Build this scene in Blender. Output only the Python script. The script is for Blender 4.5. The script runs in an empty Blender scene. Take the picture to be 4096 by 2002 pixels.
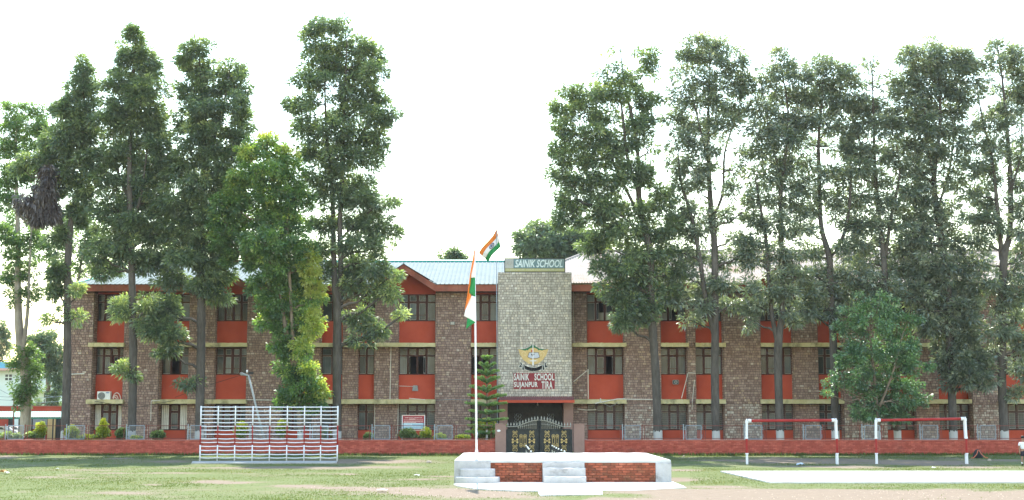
import bpy, math, random
import numpy as np
from mathutils import Vector, Matrix
random.seed(7); RNG = np.random.default_rng(11)
SC = bpy.context.scene
COL = SC.collection
# ------------------------------------------------------------------ camera, sky, sun, exposure
F, CX, CY, EYE = 5700.0, 2048.0, 1001.0, 2.2
PITCH = math.atan(654.0 / F)
SP, CP = math.sin(PITCH), math.cos(PITCH)
cam_d = bpy.data.cameras.new('camera'); cam_d.sensor_width = 36.0; cam_d.lens = 36.0 * F / 4096.0
cam_d.clip_end = 3000
cam = bpy.data.objects.new('camera', cam_d); COL.objects.link(cam)
cam.location = (0, 0, EYE); cam.rotation_euler = (math.radians(90) + PITCH, 0, 0)
SC.camera = cam
SUN_EL, SUN_AZ = 50.0, -2.5          # sun stands behind the building, a touch to the left
W = bpy.data.worlds.new('World'); SC.world = W; W.use_nodes = True
wn = W.node_tree; bg = wn.nodes['Background']
sky = wn.nodes.new('ShaderNodeTexSky'); sky.sky_type = 'NISHITA'; sky.sun_disc = False
sky.sun_elevation = math.radians(SUN_EL); sky.sun_rotation = math.radians(SUN_AZ)
sky.air_density = 1.8; sky.dust_density = 0.25; sky.ozone_density = 1.0
wn.links.new(sky.outputs[0], bg.inputs[0]); bg.inputs[1].default_value = 0.15
sl = bpy.data.lights.new('sun', 'SUN'); sl.energy = 3.6; sl.angle = math.radians(0.53); sl.color = (1.0, 0.95, 0.87)
sun = bpy.data.objects.new('sun', sl); COL.objects.link(sun); sun.location = (0, 120, 120)
sd = Vector((math.sin(math.radians(SUN_AZ)) * math.cos(math.radians(SUN_EL)), math.cos(math.radians(SUN_AZ)) * math.cos(math.radians(SUN_EL)), math.sin(math.radians(SUN_EL))))
sun.rotation_euler = (-sd).to_track_quat('-Z', 'Y').to_euler()
SC.view_settings.view_transform = 'Standard'; SC.view_settings.look = 'None'
SC.view_settings.exposure = 1.8; SC.view_settings.gamma = 1.0; SC.view_settings.use_curve_mapping = False
SC.render.engine = 'CYCLES'
SC.cycles.max_bounces = 6; SC.cycles.diffuse_bounces = 3; SC.cycles.transparent_max_bounces = 8

# ------------------------------------------------------------------ surveying helpers (a point at a known depth)
def at(px, py, Y):
    u = (px - CX) / F; v = (CY - py) / F
    t = Y / (CP - v * SP)
    return Vector((t * u, Y, EYE + t * (SP + v * CP)))
def gnd(px, py, z=0.0):
    u = (px - CX) / F; v = (CY - py) / F
    t = (z - EYE) / (SP + v * CP)
    return Vector((t * u, t * (CP - v * SP), z))
def proj(X, Y, Z):
    d = Y * CP + (Z - EYE) * SP; up = -Y * SP + (Z - EYE) * CP
    return CX + F * X / d, CY - F * up / d
PXM = lambda Y: Y * CP / F           # metres per photo pixel at that depth

# ------------------------------------------------------------------ materials
MATS = {}
def _nodes(name):
    m = bpy.data.materials.new(name); m.use_nodes = True
    nt = m.node_tree; b = nt.nodes['Principled BSDF']
    MATS[name] = m
    return m, nt, b
def ramp(nt, cols):
    r = nt.nodes.new('ShaderNodeValToRGB'); e = r.color_ramp.elements
    while len(e) < len(cols): e.new(0.5)
    for i, (p, c) in enumerate(cols): e[i].position = p; e[i].color = (c[0], c[1], c[2], 1)
    return r
def noise(nt, scale, detail=6, rough=0.6, stretch=None):
    g = nt.nodes.new('ShaderNodeNewGeometry'); n = nt.nodes.new('ShaderNodeTexNoise')
    n.inputs['Scale'].default_value = scale; n.inputs['Detail'].default_value = detail; n.inputs['Roughness'].default_value = rough
    if stretch:
        mp = nt.nodes.new('ShaderNodeMapping'); mp.inputs['Scale'].default_value = stretch
        nt.links.new(g.outputs['Position'], mp.inputs[0]); nt.links.new(mp.outputs[0], n.inputs['Vector'])
    else: nt.links.new(g.outputs['Position'], n.inputs['Vector'])
    return n
def mixc(nt, a, b, fac, mode='MIX'):
    x = nt.nodes.new('ShaderNodeMix'); x.data_type = 'RGBA'; x.blend_type = mode
    for sock, val in ((x.inputs[0], fac), (x.inputs[6], a), (x.inputs[7], b)):
        if hasattr(val, 'node'): nt.links.new(val, sock)
        elif isinstance(val, (int, float)): sock.default_value = val
        else: sock.default_value = (val[0], val[1], val[2], 1)
    return x.outputs[2]
def mat(name, c1, c2=None, scale=2.0, rough=0.8, bump=0.0, bscale=30.0, metal=0.0, stain=None, stain_scale=(1.2, 1.2, 0.16), stain_at=(0.52, 0.72), spec=0.15, attr=None, stretch=None):
    m, nt, b = _nodes(name)
    b.inputs['Roughness'].default_value = rough; b.inputs['Metallic'].default_value = metal
    b.inputs['Specular IOR Level'].default_value = spec
    if attr:
        a = nt.nodes.new('ShaderNodeAttribute'); a.attribute_name = 'rnd'
        r = ramp(nt, attr); nt.links.new(a.outputs['Fac'], r.inputs[0])
        n = noise(nt, scale, 6, 0.65, stretch); r2 = ramp(nt, [(0.25, (0.62,) * 3), (0.75, (1.25,) * 3)])
        nt.links.new(n.outputs['Fac'], r2.inputs[0])
        out = mixc(nt, r.outputs[0], r2.outputs[0], 1.0, 'MULTIPLY')
    else:
        n = noise(nt, scale, 6, 0.6, stretch); r = ramp(nt, [(0.3, c1), (0.7, c2 or c1)])
        nt.links.new(n.outputs['Fac'], r.inputs[0]); out = r.outputs[0]
    if stain:
        n2 = noise(nt, 1.0, 5, 0.65, stain_scale)
        r3 = ramp(nt, [(stain_at[0], (0, 0, 0)), (stain_at[1], (0.75, 0.75, 0.75))]); nt.links.new(n2.outputs['Fac'], r3.inputs[0])
        out = mixc(nt, out, stain, r3.outputs[0])
    nt.links.new(out, b.inputs['Base Color'])
    if bump:
        nb = noise(nt, bscale, 4, 0.6); bp = nt.nodes.new('ShaderNodeBump'); bp.inputs['Strength'].default_value = bump
        bp.inputs['Distance'].default_value = 0.03
        nt.links.new(nb.outputs['Fac'], bp.inputs['Height']); nt.links.new(bp.outputs[0], b.inputs['Normal'])
    return m
def leaf_mat(name, cols, transl=0.42, gloss=0.08, tr_gain=(1.35, 1.5, 0.6)):
    m = bpy.data.materials.new(name); m.use_nodes = True; MATS[name] = m
    nt = m.node_tree; nt.nodes.remove(nt.nodes['Principled BSDF']); out = nt.nodes['Material Output']
    a = nt.nodes.new('ShaderNodeAttribute'); a.attribute_name = 'rnd'
    r = ramp(nt, cols); nt.links.new(a.outputs['Fac'], r.inputs[0])
    d = nt.nodes.new('ShaderNodeBsdfDiffuse'); t = nt.nodes.new('ShaderNodeBsdfTranslucent'); g = nt.nodes.new('ShaderNodeBsdfGlossy')
    g.inputs['Roughness'].default_value = 0.45; g.inputs['Color'].default_value = (0.8, 0.85, 0.8, 1)
    nt.links.new(r.outputs[0], d.inputs['Color'])
    nt.links.new(mixc(nt, r.outputs[0], tr_gain, 1.0, 'MULTIPLY'), t.inputs['Color'])
    m1 = nt.nodes.new('ShaderNodeMixShader'); m1.inputs[0].default_value = transl
    nt.links.new(d.outputs[0], m1.inputs[1]); nt.links.new(t.outputs[0], m1.inputs[2])
    m2 = nt.nodes.new('ShaderNodeMixShader'); m2.inputs[0].default_value = gloss
    nt.links.new(m1.outputs[0], m2.inputs[1]); nt.links.new(g.outputs[0], m2.inputs[2])
    nt.links.new(m2.outputs[0], out.inputs['Surface'])
    return m
STONE_BROWN = [(0.0, (0.275, 0.182, 0.16)), (0.3, (0.335, 0.23, 0.20)), (0.6, (0.385, 0.272, 0.236)), (0.85, (0.435, 0.318, 0.275)), (0.95, (0.49, 0.355, 0.265)), (1.0, (0.57, 0.48, 0.42))]
STONE_PALE = [(0.0, (0.48, 0.43, 0.38)), (0.35, (0.57, 0.515, 0.46)), (0.7, (0.655, 0.60, 0.54)), (0.9, (0.71, 0.63, 0.53)), (1.0, (0.78, 0.74, 0.69))]
STONE_WASH = [(0.0, (0.33, 0.24, 0.21)), (0.6, (0.42, 0.33, 0.29)), (1.0, (0.62, 0.56, 0.5))]
mat('stone_brown', None, attr=STONE_BROWN, scale=7.0, rough=0.9, bump=0.5, bscale=45, stain=(0.11, 0.09, 0.08), stain_at=(0.64, 0.95), stain_scale=(0.7, 0.7, 0.12))
mat('stone_pale', None, attr=STONE_PALE, scale=7.0, rough=0.9, bump=0.5, bscale=45, stain=(0.13, 0.125, 0.11), stain_at=(0.54, 0.8), stain_scale=(1.3, 1.3, 0.13))
mat('stone_wash', None, attr=STONE_WASH, scale=7.0, rough=0.9, bump=0.5, bscale=45)
mat('mortar_brown', (0.11, 0.083, 0.073), (0.165, 0.125, 0.11), 5, 0.95, 0.4)
mat('mortar_pale', (0.15, 0.14, 0.12), (0.24, 0.225, 0.19), 5, 0.95, 0.4)
mat('red_panel', (0.45, 0.072, 0.04), (0.54, 0.10, 0.058), 0.9, 0.8, 0.12, 60, stain=(0.30, 0.085, 0.06), stain_at=(0.55, 0.9), stain_scale=(1.2, 1.2, 0.25))
mat('fascia_maroon', (0.27, 0.075, 0.055), (0.38, 0.145, 0.10), 1.4, 0.7, 0.1, 40, stain=(0.10, 0.05, 0.04))
mat('soffit', (0.13, 0.06, 0.05), (0.2, 0.1, 0.08), 1.0, 0.85)
mat('chajja_yellow', (0.50, 0.43, 0.22), (0.62, 0.56, 0.36), 2.2, 0.85, 0.3, 30, stain=(0.13, 0.12, 0.08), stain_at=(0.5, 0.68), stain_scale=(1.6, 1.6, 1.2))
mat('frame_brown', (0.06, 0.026, 0.022), (0.09, 0.04, 0.034), 4, 0.55, 0.1)
mat('putty_white', (0.40, 0.38, 0.35), (0.56, 0.54, 0.5), 8, 0.8)
mat('curtain_red', (0.17, 0.012, 0.014), (0.23, 0.025, 0.024), 5, 0.9)
mat('room_dark', (0.06, 0.055, 0.05), (0.09, 0.085, 0.08), 1, 0.95)
mat('plaster_grey', (0.30, 0.285, 0.265), (0.38, 0.36, 0.34), 1.5, 0.9, 0.2)
mat('plaster_mauve', (0.255, 0.155, 0.135), (0.31, 0.195, 0.17), 2.5, 0.65, 0.08, 60)
mat('roof_teal', (0.225, 0.262, 0.257), (0.27, 0.302, 0.297), 0.9, 0.8, 0.05, 20, spec=0.0)
mat('roof_teal_edge', (0.03, 0.36, 0.30), (0.05, 0.42, 0.36), 2, 0.5)
mat('roof_rust', (0.37, 0.33, 0.295), (0.45, 0.415, 0.38), 0.8, 0.8, 0.1, 20, spec=0.0, stain=(0.34, 0.20, 0.135), stain_at=(0.46, 0.74), stain_scale=(0.5, 0.35, 0.35))
mat('awning_tile', (0.24, 0.08, 0.075), (0.33, 0.15, 0.14), 6, 0.7)
mat('brick_red', None, attr=[(0.0, (0.33, 0.07, 0.05)), (0.5, (0.42, 0.095, 0.066)), (1.0, (0.50, 0.13, 0.09))], scale=4.0, rough=0.85, bump=0.4, bscale=50, stain=(0.20, 0.10, 0.075), stain_at=(0.6, 0.82), stain_scale=(0.8, 0.8, 0.8))
mat('brick_joint', (0.22, 0.05, 0.038), (0.29, 0.066, 0.05), 3, 0.9, 0.4)
mat('wall_cap', (0.37, 0.12, 0.09), (0.46, 0.2, 0.16), 3, 0.9, 0.3)
mat('stage_brick', None, attr=[(0.0, (0.21, 0.07, 0.04)), (0.35, (0.36, 0.10, 0.055)), (0.8, (0.46, 0.135, 0.075)), (1.0, (0.50, 0.17, 0.10))], scale=9.0, rough=0.9, bump=0.6, bscale=40, stain=(0.12, 0.095, 0.055), stain_at=(0.5, 0.7), stain_scale=(2.2, 2.2, 3.2))
mat('stage_joint', (0.13, 0.055, 0.035), (0.24, 0.085, 0.055), 5, 0.95, 0.5)
mat('whitewash', (0.42, 0.405, 0.40), (0.52, 0.505, 0.495), 3, 0.85, 0.25, 30, stain=(0.15, 0.135, 0.12), stain_at=(0.53, 0.74), stain_scale=(2.2, 2.2, 3.4))
mat('concrete_white', (0.50, 0.49, 0.465), (0.62, 0.61, 0.585), 1.2, 0.95, 0.2, 25, stain=(0.30, 0.27, 0.23), stain_at=(0.55, 0.82), stain_scale=(1.3, 0.7, 1))
mat('concrete_grey', (0.30, 0.29, 0.27), (0.42, 0.4, 0.37), 2, 0.95, 0.3, 25)
mat('paint_white', (0.74, 0.74, 0.78), (0.82, 0.82, 0.85), 5, 0.45, 0.05)
mat('paint_red', (0.30, 0.022, 0.022), (0.38, 0.04, 0.035), 4, 0.5, 0.05)
mat('steel_grey', (0.24, 0.28, 0.32), (0.34, 0.38, 0.42), 6, 0.5, 0.05, metal=0.2)
mat('wire_grey', (0.22, 0.24, 0.26), (0.3, 0.32, 0.34), 6, 0.6, metal=0.3)
mat('rail_rust', (0.16, 0.045, 0.04), (0.24, 0.08, 0.06), 5, 0.8)
mat('pvc_white', (0.66, 0.63, 0.57), (0.78, 0.76, 0.72), 4, 0.6)
mat('gate_black', (0.026, 0.030, 0.033), (0.045, 0.05, 0.053), 5, 0.45, 0.05)
mat('gate_gold', (0.44, 0.31, 0.12), (0.60, 0.45, 0.21), 8, 0.45, metal=0.25)
mat('gate_silver', (0.30, 0.29, 0.25), (0.42, 0.4, 0.35), 8, 0.4, metal=0.3)
mat('sign_teal', (0.14, 0.24, 0.285), (0.20, 0.30, 0.33), 0.8, 0.5, stain=(0.29, 0.34, 0.34), stain_at=(0.45, 0.75), stain_scale=(0.6, 0.6, 1.2))
mat('sign_letter', (0.625, 0.725, 0.775), (0.750, 0.838, 0.875), 1.5, 0.55)
mat('sign_grey', (0.42, 0.43, 0.43), (0.48, 0.49, 0.48), 2, 0.6)
mat('sign_yellow', (0.42, 0.42, 0.23), (0.50, 0.48, 0.22), 1.2, 0.6)
mat('sign_faint', (0.50, 0.50, 0.38), (0.54, 0.53, 0.42), 2, 0.6)
mat('sign_maroon', (0.24, 0.035, 0.045), (0.31, 0.06, 0.065), 2, 0.6)
mat('letter_white', (0.62, 0.62, 0.58), (0.82, 0.81, 0.78), 6, 0.7)
mat('crest_yellow', (0.60, 0.42, 0.18), (0.68, 0.5, 0.24), 3, 0.6)
mat('crest_line', (0.74, 0.62, 0.36), (0.8, 0.68, 0.42), 3, 0.6)
mat('crest_green', (0.03, 0.14, 0.075), (0.05, 0.19, 0.10), 3, 0.6)
mat('crest_lilac', (0.50, 0.52, 0.62), (0.58, 0.6, 0.68), 3, 0.6)
mat('crest_black', (0.018, 0.022, 0.025), (0.03, 0.035, 0.04), 3, 0.5)
mat('crest_red', (0.5, 0.06, 0.04), None, 3, 0.6)
mat('flag_saffron', (0.72, 0.19, 0.03), (0.78, 0.24, 0.05), 3, 0.7)
mat('flag_white', (0.78, 0.77, 0.78), (0.82, 0.82, 0.82), 3, 0.7)
mat('flag_green', (0.02, 0.20, 0.055), (0.035, 0.25, 0.08), 3, 0.7)
mat('flag_navy', (0.03, 0.035, 0.15), None, 3, 0.7)
mat('metal_grey', (0.22, 0.235, 0.235), (0.3, 0.31, 0.305), 5, 0.5, 0.05)
mat('pole_grey', (0.30, 0.32, 0.31), (0.4, 0.41, 0.4), 4, 0.65, 0.1)
mat('dark_metal', (0.03, 0.03, 0.032), (0.05, 0.05, 0.05), 4, 0.5)
mat('ac_white', (0.72, 0.72, 0.70), (0.78, 0.78, 0.76), 3, 0.5)
mat('ac_pipe', (0.66, 0.5, 0.44), (0.74, 0.6, 0.54), 8, 0.7)
mat('blue_mark', (0.05, 0.13, 0.34), None, 3, 0.5)
mat('board_blue', (0.24, 0.38, 0.48), (0.3, 0.44, 0.53), 3, 0.5)
mat('text_pink', (0.70, 0.50, 0.45), (0.76, 0.58, 0.52), 10, 0.6)
mat('text_pale', (0.60, 0.70, 0.74), (0.7, 0.78, 0.8), 10, 0.6)
mat('shed_green', (0.03, 0.17, 0.13), (0.06, 0.26, 0.20), 1.5, 0.5)
mat('far_red', (0.36, 0.055, 0.035), (0.44, 0.085, 0.055), 1.2, 0.8)
mat('far_cream', (0.55, 0.36, 0.17), (0.6, 0.42, 0.22), 1, 0.8)
mat('far_white', (0.66, 0.74, 0.72), (0.74, 0.80, 0.78), 0.8, 0.8)
mat('far_blue', (0.16, 0.42, 0.62), (0.22, 0.5, 0.68), 0.8, 0.8)
mat('far_pink', (0.62, 0.33, 0.28), (0.68, 0.4, 0.35), 0.8, 0.8)
mat('far_grey', (0.22, 0.22, 0.24), (0.3, 0.3, 0.32), 0.8, 0.8)
mat('car_white', (0.74, 0.75, 0.76), (0.8, 0.8, 0.8), 1, 0.3)
mat('car_glass', (0.05, 0.06, 0.07), (0.08, 0.09, 0.1), 1, 0.1)
mat('rubber', (0.02, 0.02, 0.02), (0.03, 0.03, 0.03), 3, 0.8)
mat('skin', (0.30, 0.17, 0.115), (0.34, 0.2, 0.14), 6, 0.6)
mat('hair', (0.012, 0.010, 0.009), None, 6, 0.5)
mat('shirt_white', (0.70, 0.74, 0.82), (0.76, 0.79, 0.86), 6, 0.85)
mat('shorts_navy', (0.022, 0.022, 0.036), (0.035, 0.035, 0.05), 6, 0.85)
mat('bag_black', (0.018, 0.022, 0.024), (0.035, 0.04, 0.042), 6, 0.8, 0.2)
mat('bag_orange', (0.55, 0.16, 0.09), None, 6, 0.7)
mat('paper', (0.72, 0.72, 0.7), (0.8, 0.8, 0.78), 6, 0.8)
mat('wrapper', (0.6, 0.3, 0.12), (0.7, 0.42, 0.2), 9, 0.6)
mat('plastic_blue', (0.42, 0.5, 0.58), (0.5, 0.58, 0.64), 9, 0.5)
mat('pebble', (0.32, 0.25, 0.19), (0.46, 0.38, 0.3), 9, 0.95)
mat('leaf_pine_wood', (0.12, 0.14, 0.06), (0.17, 0.18, 0.08), 4, 0.9)
mat('dry_brown', (0.45, 0.28, 0.1), (0.55, 0.36, 0.15), 6, 0.9)
def glass_mat():
    m, nt, b = _nodes('glass_pane')
    a = nt.nodes.new('ShaderNodeObjectInfo'); r = ramp(nt, [(0.0, (0.03, 0.038, 0.043)), (0.45, (0.065, 0.082, 0.092)), (0.8, (0.12, 0.15, 0.165)), (1.0, (0.19, 0.225, 0.245))])
    nt.links.new(a.outputs['Random'], r.inputs[0])
    n = noise(nt, 1.3, 3, 0.5); r2 = ramp(nt, [(0.3, (0.7,) * 3), (0.7, (1.2,) * 3)]); nt.links.new(n.outputs['Fac'], r2.inputs[0])
    n2 = noise(nt, 1.0, 2, 0.5, (38, 38, 0.3)); r3 = ramp(nt, [(0.4, (0.85,) * 3), (0.6, (1.12,) * 3)]); nt.links.new(n2.outputs['Fac'], r3.inputs[0])
    o = mixc(nt, mixc(nt, r.outputs[0], r2.outputs[0], 1.0, 'MULTIPLY'), r3.outputs[0], 1.0, 'MULTIPLY')
    nt.links.new(o, b.inputs['Base Color']); b.inputs['Roughness'].default_value = 0.2; b.inputs['Specular IOR Level'].default_value = 0.28
glass_mat()
def bark_mat(name, c1, c2, white=True):
    m, nt, b = _nodes(name); b.inputs['Roughness'].default_value = 0.95; b.inputs['Specular IOR Level'].default_value = 0.15
    n = noise(nt, 1.0, 6, 0.7, (9, 9, 1.8)); r = ramp(nt, [(0.3, c1), (0.7, c2)]); nt.links.new(n.outputs['Fac'], r.inputs[0]); out = r.outputs[0]
    n0 = noise(nt, 0.9, 3, 0.5); r0 = ramp(nt, [(0.3, (0.75,) * 3), (0.7, (1.2,) * 3)]); nt.links.new(n0.outputs['Fac'], r0.inputs[0])
    out = mixc(nt, out, r0.outputs[0], 1.0, 'MULTIPLY')
    if white:                                                # lime-washed foot of the trunk
        g = nt.nodes.new('ShaderNodeNewGeometry'); s = nt.nodes.new('ShaderNodeSeparateXYZ'); nt.links.new(g.outputs['Position'], s.inputs[0])
        n2 = noise(nt, 1.0, 3, 0.5, (8, 8, 1.5)); ad = nt.nodes.new('ShaderNodeMath'); ad.operation = 'MULTIPLY_ADD'
        nt.links.new(n2.outputs['Fac'], ad.inputs[0]); ad.inputs[1].default_value = 0.35; nt.links.new(s.outputs['Z'], ad.inputs[2])
        lt = nt.nodes.new('ShaderNodeMath'); lt.operation = 'LESS_THAN'; lt.inputs[1].default_value = 1.42; nt.links.new(ad.outputs[0], lt.inputs[0])
        out = mixc(nt, out, (0.46, 0.45, 0.43), lt.outputs[0])
    nt.links.new(out, b.inputs['Base Color'])
    bp = nt.nodes.new('ShaderNodeBump'); bp.inputs['Strength'].default_value = 0.8; bp.inputs['Distance'].default_value = 0.04
    nt.links.new(n.outputs['Fac'], bp.inputs['Height']); nt.links.new(bp.outputs[0], b.inputs['Normal'])
bark_mat('bark', (0.06, 0.052, 0.045), (0.125, 0.112, 0.10))
bark_mat('bark_pale', (0.24, 0.20, 0.16), (0.42, 0.37, 0.31), False)
bark_mat('bark_brown', (0.13, 0.10, 0.075), (0.25, 0.2, 0.155))
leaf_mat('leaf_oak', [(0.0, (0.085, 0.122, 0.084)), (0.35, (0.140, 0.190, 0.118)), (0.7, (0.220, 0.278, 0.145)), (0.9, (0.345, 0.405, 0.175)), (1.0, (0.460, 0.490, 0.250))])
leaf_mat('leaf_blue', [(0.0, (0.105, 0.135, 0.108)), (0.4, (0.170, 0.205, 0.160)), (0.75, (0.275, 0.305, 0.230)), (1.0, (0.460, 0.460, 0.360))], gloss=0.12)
leaf_mat('leaf_lush', [(0.0, (0.065, 0.130, 0.055)), (0.4, (0.120, 0.210, 0.078)), (0.75, (0.200, 0.310, 0.090)), (0.92, (0.310, 0.410, 0.100)), (1.0, (0.440, 0.460, 0.130))], transl=0.5)
leaf_mat('leaf_bush', [(0.0, (0.055, 0.125, 0.062)), (0.5, (0.105, 0.205, 0.092)), (0.85, (0.190, 0.320, 0.130)), (1.0, (0.300, 0.430, 0.200))], gloss=0.13)
leaf_mat('leaf_pale', [(0.0, (0.086, 0.144, 0.063)), (0.5, (0.149, 0.230, 0.086)), (1.0, (0.276, 0.356, 0.138))], transl=0.5)
leaf_mat('leaf_far', [(0.0, (0.11, 0.15, 0.105)), (0.5, (0.17, 0.22, 0.145)), (1.0, (0.28, 0.32, 0.20))])
leaf_mat('leaf_gold', [(0.0, (0.12, 0.17, 0.03)), (0.45, (0.27, 0.32, 0.04)), (0.8, (0.60, 0.58, 0.05)), (1.0, (0.74, 0.68, 0.09))], transl=0.4)
leaf_mat('leaf_shrub', [(0.0, (0.046, 0.098, 0.033)), (0.6, (0.117, 0.182, 0.052)), (1.0, (0.364, 0.429, 0.130))], transl=0.4)
leaf_mat('leaf_pine', [(0.0, (0.106, 0.213, 0.095)), (0.5, (0.181, 0.319, 0.116)), (1.0, (0.404, 0.552, 0.181))], transl=0.3)
leaf_mat('leaf_dead', [(0.0, (0.075, 0.058, 0.055)), (1.0, (0.170, 0.140, 0.125))], tr_gain=(1, 1, 1), transl=0.2)
leaf_mat('grass_blade', [(0.0, (0.080, 0.110, 0.036)), (0.5, (0.118, 0.146, 0.053)), (0.85, (0.163, 0.171, 0.072)), (1.0, (0.228, 0.194, 0.103))], transl=0.5, gloss=0.0, tr_gain=(1.25, 1.3, 0.9))
def ground_mat():
    m, nt, b = _nodes('ground'); b.inputs['Roughness'].default_value = 0.97; b.inputs['Specular IOR Level'].default_value = 0.1
    a = nt.nodes.new('ShaderNodeAttribute'); a.attribute_name = 'grass'
    n = noise(nt, 2.3, 8, 0.75); r = ramp(nt, [(0.25, (0.080, 0.110, 0.038)), (0.5, (0.114, 0.137, 0.052)), (0.75, (0.156, 0.160, 0.071))]); nt.links.new(n.outputs['Fac'], r.inputs[0])
    n2 = noise(nt, 3.0, 9, 0.75); r2 = ramp(nt, [(0.25, (0.148, 0.112, 0.079)), (0.55, (0.199, 0.155, 0.114)), (0.8, (0.232, 0.188, 0.144))]); nt.links.new(n2.outputs['Fac'], r2.inputs[0])
    n3 = noise(nt, 9.0, 6, 0.8); ad = nt.nodes.new('ShaderNodeMath'); ad.operation = 'MULTIPLY_ADD'; ad.inputs[1].default_value = 0.7
    sb = nt.nodes.new('ShaderNodeMath'); sb.operation = 'SUBTRACT'; sb.inputs[1].default_value = 0.5
    nt.links.new(n3.outputs['Fac'], sb.inputs[0]); nt.links.new(sb.outputs[0], ad.inputs[0]); nt.links.new(a.outputs['Fac'], ad.inputs[2])
    r4 = ramp(nt, [(0.22, (0, 0, 0)), (0.42, (0.45, 0.45, 0.45)), (0.72, (1, 1, 1))]); nt.links.new(ad.outputs[0], r4.inputs[0])
    nt.links.new(mixc(nt, r2.outputs[0], r.outputs[0], r4.outputs[0]), b.inputs['Base Color'])
    bp = nt.nodes.new('ShaderNodeBump'); bp.inputs['Strength'].default_value = 0.7; bp.inputs['Distance'].default_value = 0.03
    nt.links.new(n3.outputs['Fac'], bp.inputs['Height']); nt.links.new(bp.outputs[0], b.inputs['Normal'])
ground_mat()

# ------------------------------------------------------------------ object helpers
ORG = {}
def tag(o, label=None, cat=None, group=None, kind=None):
    if label: o['label'] = label
    if cat: o['category'] = cat
    if group: o['group'] = group
    if kind: o['kind'] = kind
    return o
def thing(name, loc, label, cat, group=None):
    o = bpy.data.objects.new(name, None); COL.objects.link(o); o.location = loc; o.empty_display_size = 0.3
    ORG[o.name] = Vector(loc)
    return tag(o, label, cat, group)
def org(o): return ORG.get(o.name, Vector((0, 0, 0))) if o else Vector((0, 0, 0))
def link(name, me, parent=None, loc=None):
    o = bpy.data.objects.new(name, me); COL.objects.link(o)
    if parent: o.parent = parent; ORG[o.name] = org(parent)
    if loc is not None: o.location = Vector(loc) - org(parent)
    return o
class MB:
    """collects shapes in world coordinates and links them as one mesh"""
    def __init__(s): s.v = []; s.f = []; s.m = []; s.r = []
    def add(s, vs, fs, mi=0, rnd=0.5):
        b = len(s.v); s.v.extend([tuple(p) for p in vs])
        for f in fs: s.f.append(tuple(b + i for i in f)); s.m.append(mi); s.r.append(rnd)
        return s
    def box(s, x0, x1, y0, y1, z0, z1, mi=0, rnd=0.5):
        v = [(x0, y0, z0), (x1, y0, z0), (x1, y1, z0), (x0, y1, z0), (x0, y0, z1), (x1, y0, z1), (x1, y1, z1), (x0, y1, z1)]
        return s.add(v, [(0, 3, 2, 1), (4, 5, 6, 7), (0, 1, 5, 4), (1, 2, 6, 5), (2, 3, 7, 6), (3, 0, 4, 7)], mi, rnd)
    def quad(s, a, b, c, d, mi=0): return s.add([a, b, c, d], [(0, 1, 2, 3)], mi)
    def tube(s, pts, rad, n=6, mi=0, caps=True, rnd=0.5):
        pts = [Vector(p) for p in pts]
        if not hasattr(rad, '__len__'): rad = [rad] * len(pts)
        vs = []; fs = []
        for i, p in enumerate(pts):
            d = (pts[min(i + 1, len(pts) - 1)] - pts[max(i - 1, 0)])
            d = d.normalized() if d.length > 1e-9 else Vector((0, 0, 1))
            a = Vector((0, 1, 0)) if abs(d.y) < 0.9 else Vector((1, 0, 0))
            e1 = d.cross(a).normalized(); e2 = d.cross(e1)
            for k in range(n):
                t = 2 * math.pi * k / n
                vs.append(p + (e1 * math.cos(t) + e2 * math.sin(t)) * rad[i])
        for i in range(len(pts) - 1):
            for k in range(n):
                a = i * n + k; b = i * n + (k + 1) % n
                fs.append((a, b, b + n, a + n))
        if caps: fs.append(tuple(range(n - 1, -1, -1))); fs.append(tuple(range((len(pts) - 1) * n, len(pts) * n)))
        return s.add(vs, fs, mi, rnd)
    def prism(s, poly, y0, y1, mi=0):
        """polygon in x,z pulled from y0 (front) to y1"""
        n = len(poly); vs = [(x, y0, z) for x, z in poly] + [(x, y1, z) for x, z in poly]
        fs = [tuple(range(n)), tuple(range(2 * n - 1, n - 1, -1))] + [(i, i + n, (i + 1) % n + n, (i + 1) % n) for i in range(n)]
        return s.add(vs, fs, mi)
    def lathe(s, c, prof, n=12, mi=0):
        c = Vector(c); vs = []; fs = []
        for r, z in prof:
            for k in range(n):
                t = 2 * math.pi * k / n; vs.append(c + Vector((r * math.cos(t), r * math.sin(t), z)))
        for i in range(len(prof) - 1):
            for k in range(n):
                a = i * n + k; b = i * n + (k + 1) % n; fs.append((a, b, b + n, a + n))
        fs.append(tuple(range(n - 1, -1, -1))); fs.append(tuple(range((len(prof) - 1) * n, len(prof) * n)))
        return s.add(vs, fs, mi)
    def ball(s, c, r, mi=0, n=8): return s.lathe(c, [(r * math.sin(math.pi * i / 6) + 1e-4, -r * math.cos(math.pi * i / 6)) for i in range(7)], n, mi)
    def mesh(s, name, mats, o, smooth=False, rnd=False):
        me = bpy.data.meshes.new(name)
        me.from_pydata([(x - o.x, y - o.y, z - o.z) for x, y, z in s.v], [], s.f)
        for m in (mats if isinstance(mats, (list, tuple)) else [mats]): me.materials.append(MATS[m])
        if len(s.v):
            me.polygons.foreach_set('material_index', s.m)
            if smooth: me.polygons.foreach_set('use_smooth', [True] * len(s.f))
            if rnd:
                a = me.attributes.new('rnd', 'FLOAT', 'FACE'); a.data.foreach_set('value', s.r)
        return me
    def build(s, name, mats, parent=None, smooth=False, rnd=False, loc=None):
        o = Vector(loc) if loc is not None else org(parent)
        ob = link(name, s.mesh(name, mats, o, smooth, rnd), parent)
        if loc is not None and parent is None: ob.location = o; ORG[ob.name] = o
        return ob
def copy_tree(o, parent=None, delta=None):
    c = o.copy(); COL.objects.link(c); c.parent = parent
    if delta is not None: c.location = o.location + Vector(delta)
    for ch in list(o.children): copy_tree(ch, c)
    return c
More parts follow.
